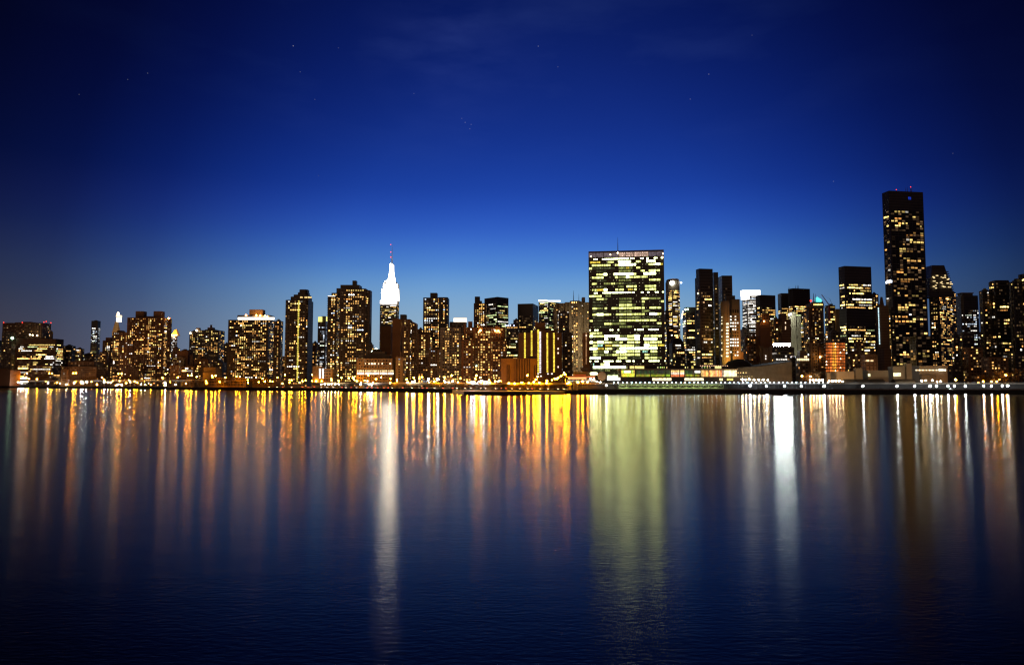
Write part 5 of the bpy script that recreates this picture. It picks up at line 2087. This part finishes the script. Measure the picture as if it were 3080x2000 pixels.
# ---------------------------------------------------------------- lamps
LK = {}
REG = []
MARKS = [(-99, 'the stepped hospital'), (195, 'the low two step office block'), (262, 'the clock tower'), (383, 'the twin topped brick slab'), (520, 'the blank brown block'),
         (590, 'the dark chimney box block'), (690, 'the orange roofed wide block'), (856, 'the tower with yellow stairs'), (945, 'the small clinic'), (1020, 'the massive stepped tower'),
         (1073, 'the civic hall'), (1192, 'the half blank tower'), (1270, 'the two box brown tower'), (1352, 'the white crowned stone building'), (1420, 'the battlement apartment block'),
         (1507, 'the windowless brick hall'), (1618, 'the yellow column tower'), (1700, 'the striped tower'), (1770, 'the great glass slab'), (1998, 'the conference hall'),
         (2090, 'the tall dark hotel tower'), (2168, 'the floodlit tan tower'), (2232, 'the white glass tower'), (2320, 'the four floodlight block'), (2393, 'the small orange brick block'),
         (2480, 'the scaffolded tower'), (2545, 'the grid frame building'), (2640, 'the tallest black tower'), (2800, 'the wedge topped tower'), (2880, 'the dim brown flats'), (2950, 'the right edge flats')]


def reg(o, base, px):
    m = [w for q, w in MARKS if px >= q][-1]
    REG.append((o, base, m, px))


def name_all():
    ords = 'first second third fourth fifth sixth seventh eighth ninth tenth eleventh twelfth thirteenth fourteenth fifteenth'.split()
    nums = 'zero one two three four five six seven eight nine ten eleven twelve thirteen fourteen fifteen sixteen'.split()
    sets = {}
    for o, b, m, px in REG:
        sets.setdefault((b, m), []).append((px, o))
    for (b, m), v in sets.items():
        v.sort(key=lambda q: q[0])
        n = len(v)
        for i, (px, o) in enumerate(v):
            if n == 1:
                o['label'] = '%s below %s' % (b, m)
            elif n == 2:
                o['label'] = '%s below %s, %s of two' % (b, m, ('left', 'right')[i])
            elif i < 15:
                o['label'] = '%s below %s, %s from left' % (b, m, ords[i])
            else:
                o['label'] = '%s below %s, in the crowded right part' % (b, m)




def lamp_kind(kind, mat, r, h, arm, label, group, double=False):
    """one lamp of each kind: base plate, pole, arm and glowing head, its foot at the origin"""
    rt = root('street_lamp', label, 'street lamp', (0, 0, -500), group)
    mb = MB()
    mb.tube((0, 0, 0), (0, 0, h), .14, .08, 6)
    mb.tube((0, 0, 0), (0, 0, .4), .3, .2, 6)
    parts = [mb.build('pole', 'metal', rt)]
    heads = (-arm, arm) if double else (arm,)
    for s in heads:
        if arm:
            mb = MB()
            mb.tube((0, 0, h), (s, 0, h + .35), .07, .06, 5)
            parts.append(mb.build('arm', 'metal', rt))
        me = bpy.data.meshes.new('lamp_head')
        bm = bmesh.new()
        bmesh.ops.create_icosphere(bm, subdivisions=1, radius=r)
        for v in bm.verts:
            v.co.z *= .8
        bm.to_mesh(me)
        bm.free()
        o = link('lamp_head', me, mat, rt)
        me.materials.append(MATS['metal'])
        if kind in ('or', 'wh', 'dbl', 'big'):      # dark rear housing added to keep lamp light off the facades
            for f_ in me.polygons:
                f_.material_index = 0 if f_.center.y < .1 * r else 1
        o.location = (s, -.1, h + .35 if arm else h)
        parts.append(o)
    LK[kind] = [rt, parts, h + (.35 if arm else 0), arm, False]


SHORT = {'or': 'orange sodium lamp', 'am': 'amber lamp', 'wh': 'cold white shore lamp', 'ww': 'warm white lamp', 'sm': 'small bluish parapet lamp', 'big': 'brilliant white floodlight mast', 'dbl': 'double headed sodium lamp'}


def put_lamp(kind, px, py, d, label=None, group=None):
    rt, parts, h, arm, used = LK[kind]
    p = at(px, py, d)
    if used:
        n = rt.copy()
        C.objects.link(n)
        kids = []
        for q in parts:
            c = q.copy()
            C.objects.link(c)
            c.parent = n
            kids.append(c)
    else:
        n, kids = rt, parts
        LK[kind][4] = True
    # the pole is made as tall as the lamp stands above street level
    hh = max(1.2, p.z - GZ)
    k = hh / h
    n.location = (p.x - (arm if len([q for q in parts if 'lamp_head' in q.name]) == 1 else 0), d, p.z - hh)
    for q in kids:
        if q.name.startswith('pole'):
            q.scale = (1, 1, k)
        elif q.name.startswith('arm'):
            q.location.z = hh - h
        else:
            q.location.z = hh
            f_ = 1.0 if kind in ('sm', 'big') else .72 + .5 * ((int(px) * 7919 % 97) / 97)
            q.scale = (f_, f_, f_)
    reg(n, SHORT[kind], px)
    return n


lamp_kind('dbl', 'lamp_orange', .85, 10, 2.4, 'tall double headed sodium lamp over the left elevated highway', 'double headed sodium lamps', True)
lamp_kind('or', 'lamp_orange', .8, 8, 0, 'orange sodium street lamp shining on the waterfront', 'orange sodium street lamps')
lamp_kind('am', 'lamp_amber', .75, 8, 0, 'amber street lamp shining on the waterfront', 'amber street lamps')
lamp_kind('wh', 'lamp_white', .75, 6, 0, 'white street lamp shining on the waterfront', 'white lamps')
lamp_kind('ww', 'lamp_warm', .7, 6, 0, 'warm white lamp shining on the waterfront', 'warm white lamps')
lamp_kind('sm', 'lamp_small', .38, 2.5, 0, 'small bluish white lamp in the row along the esplanade parapet', 'small lamps along the esplanade')
lamp_kind('big', 'lamp_white', 1.25, 12, 0, 'tall brilliant white floodlight over the central highway deck', 'central white floodlights')

for px, py in ((53, 1123), (81, 1123)):
    put_lamp('am', px, py, shore(px) + 30, 'single sodium lamp over the elevated highway before the hospital', 'single lamps before the hospital')
for px, py in ((152.5, 1123), (225, 1122), (361, 1124), (571, 1129), (643.5, 1130), (717, 1133)):
    put_lamp('dbl', px, py, shore(px) + 34)
LB = {'or': ('orange sodium street lamp on the left bank, left of the twin topped brick slab', 'orange sodium lamp on the bank between the brick slab and the white skyscraper',
             'orange sodium lamp on the central bank between the white skyscraper and the glass slab', 'orange sodium lamp at the right end of the shore'),
      'am': ('amber lamp on the left bank, left of the twin topped brick slab', 'amber lamp on the bank between the brick slab and the white skyscraper',
             'amber lamp on the central bank between the white skyscraper and the glass slab', 'amber lamp before the pale waterfront building'),
      'wh': ('white lamp low on the left bank under the elevated highway', 'white lamp low on the bank between the brick slab and the white skyscraper',
             'white lamp low on the central bank under the highway deck', 'white lamp on the right bank road above the seawall'),
      'ww': ('warm white lamp low on the left bank under the elevated highway', 'warm white lamp on the bank between the brick slab and the white skyscraper',
             'warm white lamp low on the central bank behind the highway deck', 'warm white lamp before the conference hall and its neighbours')}


def zone(px):
    return 0 if px < 520 else 1 if px < 1145 else 2 if px < 1745 else 3


def lamps(kind, lst, dd):
    for px, py in lst:
        z = zone(px)
        lb = LB[kind][z]
        put_lamp(kind, px, py, shore(px) + dd, lb, lb + ' (row)')


lamps('or', [(292, 1156), (314, 1142), (388, 1143), (405, 1147), (454, 1157), (620, 1146), (745, 1143), (790, 1139), (813, 1146), (857, 1127),
             (870, 1143), (877, 1143), (910, 1146), (1061, 1136), (1073, 1146), (1086, 1150), (1131, 1140), (1175, 1139), (1194, 1146), (1223, 1141)], 22)
lamps('or', [(1245, 1136), (1269, 1134), (1337, 1135), (1385, 1138), (1433, 1129), (1445, 1135), (1535, 1146), (1571, 1150), (1586, 1129), (1617, 1133), (1612, 1142),
             (1645, 1145), (1660, 1143), (1669, 1139), (1679, 1136), (1687, 1131), (1696, 1120), (1699, 1126), (2957, 1147), (2982, 1147), (2998, 1147)], 34)
lamps('am', [(498, 1125), (939, 1127), (946, 1146), (951, 1146), (997, 1145), (1017, 1128), (1027, 1136), (1065, 1141), (1108, 1129), (1359, 1129),
             (1471, 1143), (1502, 1145), (1490, 1147), (3025, 1128), (2874, 1142), (2412, 1131), (2438, 1132)], 36)
lamps('wh', [(79, 1136), (145, 1151), (245, 1148), (261, 1149), (250, 1152), (314, 1149), (324, 1150), (392, 1149), (497, 1151), (497, 1159), (55, 1149), (64, 1149), (72, 1148), (82, 1149)], 14)
lamps('ww', [(222, 1152), (334, 1150), (355, 1156), (425, 1156), (437, 1157), (528, 1157), (200, 1156), (180, 1153), (350, 1159), (366, 1158)], 12)
lamps('ww', [(967, 1156), (977, 1155), (987, 1156), (997, 1155), (1008, 1156), (1019, 1155), (1105, 1146), (1225, 1150), (1240, 1149), (1246, 1149), (1340, 1149)], 8)
lamps('wh', [(1085, 1156), (1111, 1156), (1118, 1157), (1418, 1149), (1426, 1149), (1449, 1145), (1456, 1148)], 10)
lamps('ww', [(1441, 1147), (1465, 1149), (1498, 1147), (1350, 1150), (1412, 1150), (1360, 1147)], 33)
for px in (1289, 1317):
    put_lamp('big', px, 1141, shore(px) + 40)
lamps('wh', [(1823.5, 1159), (2256, 1160), (2305, 1161), (2360, 1161), (2410, 1161), (2479, 1161), (2595, 1161), (2698, 1161), (2751, 1161), (2797, 1161), (2817, 1161),
             (2851, 1161), (2871, 1161), (2903, 1161), (2959, 1161), (2982, 1161), (3014, 1160), (3030, 1160), (3120, 1160)], 12)
lamps('ww', [(2232, 1141), (2243, 1142), (2254, 1141), (2268, 1142), (2282, 1142), (2296, 1142), (2310, 1144), (2436, 1143), (2446, 1143), (2455, 1143), (2464, 1143),
             (2474, 1143), (2494, 1146), (2504, 1146), (2514, 1146), (2524, 1145), (2534, 1147), (2772, 1145), (2784, 1144), (2804, 1144), (2818, 1148), (2829, 1147), (1795, 1147), (1786, 1140), (1805, 1150), (1776, 1139)], 30)
rl = random.Random(77)  # extra lamps at random spots, added for denser water streaks
qx = 70.0
while qx < 1772:
    low = rl.random() < .6
    z_ = zone(qx)
    kd = rl.choice(('or', 'or', 'am'))
    put_lamp(kd, qx, (rl.uniform(1147, 1154) if low else rl.uniform(1133, 1146)), shore(qx) + (10 if qx > 560 and low else 48), LB[kd][z_], LB[kd][z_] + ' (row)')
    qx += rl.uniform(13, 34)
for px, py in ((1712, 1151), (1738, 1150), (1752, 1147)):
    put_lamp('or', px, py, shore(px) + 10)  # lamps added to fill a gap in the water streaks
px = 1846
while px < 2490:
    put_lamp('sm', px, 1150.6, shore(px) + 17.1)
    px += 13.4

# ---------------------------------------------------------------- cars on the riverside road
flat_mat('car_paint', (0.10, 0.10, 0.11), rough=.3)
flat_mat('car_glass', (0.01, 0.01, 0.012), rough=.1)
flat_mat('tyre', (0.02, 0.02, 0.02))


def car_kind():
    rt = root('car', 'dark car with glowing lamps driving on the riverside road', 'car', (0, 0, -500), 'cars on the riverside road')
    bm = MB()
    prof = [(-2.2, .35), (2.2, .35), (2.25, .8), (1.2, .95), (.6, 1.4), (-1.1, 1.42), (-1.9, .98), (-2.25, .9)]
    n = len(prof)
    for s, y in ((0, -.85), (1, .85)):
        bm.v += [(x, y, z) for x, z in prof]
    bm.f.append(tuple(range(n)))
    bm.f.append(tuple(range(n, 2 * n))[::-1])
    for i in range(n):
        j = (i + 1) % n
        bm.f.append((j, i, n + i, n + j))
    parts = [bm.build('body', 'car_paint', rt)]
    m2 = MB()
    m2.box(-1.0, .75, -.87, .87, .98, 1.32)
    parts.append(m2.build('side_window', 'car_glass', rt))
    for x in (-1.4, 1.4):
        for y in (-.8, .8):
            m2 = MB()
            m2.tube((x, y - .1, .34), (x, y + .1, .34), .34, .34, 10)
            parts.append(m2.build('wheel', 'tyre', rt))
    for y in (-.6, .6):
        for x, mt, nm in ((2.27, 'lamp_head', 'headlight'), (-2.27, 'lamp_tail', 'taillight')):
            m2 = MB()
            m2.box(min(x, x * .97), max(x, x * .97), y - .2, y + .2, .6, .85)
            parts.append(m2.build(nm, mt, rt))
    return rt, parts


crt, cparts = car_kind()
rnd = random.Random(12)
spots = []
px = 800
while px < 1715:
    spots.append((px, 8 if rnd.random() < .5 else 12))
    px += rnd.choice((14, 18, 24, 30))
for px in (2200, 2290, 2520, 2660, 2880):
    spots.append((px, 8))
for i, (px, yy) in enumerate(spots):
    p = at(px, 1150, shore(px))
    if i == 0:
        n = crt
    else:
        n = crt.copy()
        C.objects.link(n)
        for q in cparts:
            c = q.copy()
            C.objects.link(c)
            c.parent = n
    n.location = (p.x, p.y + yy, GZ + .05)
    q = at(px + 10, 1150, shore(px + 10))
    ang = math.atan2(q.y - p.y, q.x - p.x)
    n.rotation_euler = (0, 0, ang + (0 if yy == 8 else math.pi))
    reg(n, 'dark car', px)


# ---------------------------------------------------------------- bare winter trees
def tree_kind(seed, h):
    rnd = random.Random(seed)
    tr, cr = MB(), MB()
    tips = []
    tr.tube((0, 0, 0), (0, 0, h * .35), .32, .22, 7)

    def grow(p, d, L, r, lev):
        q = p + d * L
        (tr if lev < 2 else cr).tube(p, q, r, r * .6, 5 if lev < 2 else 3)
        if lev >= 4:
            tips.append(q)
            return
        for _ in range(rnd.choice((2, 3, 3)) if lev < 3 else 3):
            a = Vector((rnd.gauss(0, .55), rnd.gauss(0, .55), rnd.uniform(.15, .7)))
            grow(q, (d * .7 + a).normalized(), L * rnd.uniform(.62, .82), r * .58, lev + 1)
    for _ in range(4):
        grow(Vector((0, 0, h * rnd.uniform(.28, .35))), Vector((rnd.gauss(0, .5), rnd.gauss(0, .5), .9)).normalized(), h * .24, .17, 0)
    for p in tips:
        for _ in range(3):
            q = p + Vector((rnd.gauss(0, .5), rnd.gauss(0, .5), rnd.gauss(.1, .4)))
            s = .06
            cr.quad(p, p + Vector((s, 0, s)), q + Vector((s * .3, 0, s * .3)), q)
    return tr, cr


TK = []
for i, (sd, h) in enumerate(((1, 9), (5, 11), (9, 8))):
    tr, cr = tree_kind(sd, h)
    rt = root('bare_tree', 'bare tree', 'tree', (0, 0, -500), 'bare trees')
    TK.append([rt, [tr.build('trunk', 'bark', rt), cr.build('crown', 'twig', rt)], False])
rnd = random.Random(21)
TREES = [(px, 8 + (i % 3) * 5, 'bare dark tree on the bank before the low orange lit terrace building') for i, px in enumerate(range(588, 850, 11))]
TREES += [(px, 40, 'bare tree lit orange before the windowless brick hall') for px in (1556, 1572, 1590, 1604, 1618, 1632)]
TREES += [(px, 44, 'bare tree before the small orange brick block and tan block') for px in (2426, 2438, 2450, 2462)]
TREES += [(px, 44, 'bare tree at the right end of the bank before the dark flats') for px in (2950, 2968, 2985, 3004, 3022, 3043, 3062)]
TREES += [(px, 34, 'bare tree behind the highway deck below the apartment blocks') for px in (1395, 1410, 1350, 1520)]
for i, (px, dd, lb) in enumerate(TREES):
    px += rnd.uniform(-3, 3)
    p = at(px, 1150, shore(px) + dd)
    T_ = TK[i % 3]
    if T_[2]:
        n = T_[0].copy()
        C.objects.link(n)
        for q in T_[1]:
            c = q.copy()
            C.objects.link(c)
            c.parent = n
    else:
        n = T_[0]
        T_[2] = True
    n.location = (p.x, p.y, GZ)
    s = rnd.uniform(.85, 1.25) * (1.5 if 2400 < px < 2500 or px > 2900 else 1.0)
    n.scale = (s, s, s)
    n.rotation_euler = (0, 0, rnd.uniform(0, 6.28))
    reg(n, 'bare tree', px)

# ---------------------------------------------------------------- ordinary blocks that fill the gaps between the named ones
FILL = [(-30, 60, 1085), (60, 130, 1090), (180, 250, 1075), (240, 300, 1062), (262, 312, 1072), (500, 560, 1070), (535, 620, 1080), (580, 680, 1085), (660, 700, 1065),
        (820, 900, 1075), (900, 990, 1060), (1100, 1150, 1045), (1120, 1210, 1060), (1250, 1300, 1050), (1300, 1400, 1060), (1400, 1500, 1030), (1500, 1580, 1020),
        (1560, 1640, 1030), (1640, 1720, 1010), (1700, 1780, 1040), (1990, 2070, 1050), (2040, 2110, 1060), (2090, 2180, 1075), (2200, 2300, 1060), (2250, 2340, 1030),
        (2330, 2420, 1020), (2400, 2500, 1010), (2480, 2560, 1000), (2540, 2640, 1020), (2600, 2700, 1040), (2690, 2800, 1060), (2780, 2880, 1040), (2860, 2960, 1010), (2940, 3110, 990)]
for i, (a, c, top) in enumerate(FILL):
    fb = building('city_block', 'plain dim city block glimpsed in the gaps behind the front row of buildings', BT, 1560 + (i % 3) * 60 if a < 1300 else 1210 + (i % 3) * 70,
             [('wall', a, c, top + (i * 7) % 9, dict(m=('brown', 'dark', 'brick')[i % 3], w='res', p=.2, T=25))], group='dim city blocks behind the front row', cap=40)
    reg(fb, 'dim brown block behind and', (a + c) / 2)
name_all()
bpy.context.view_layer.update()
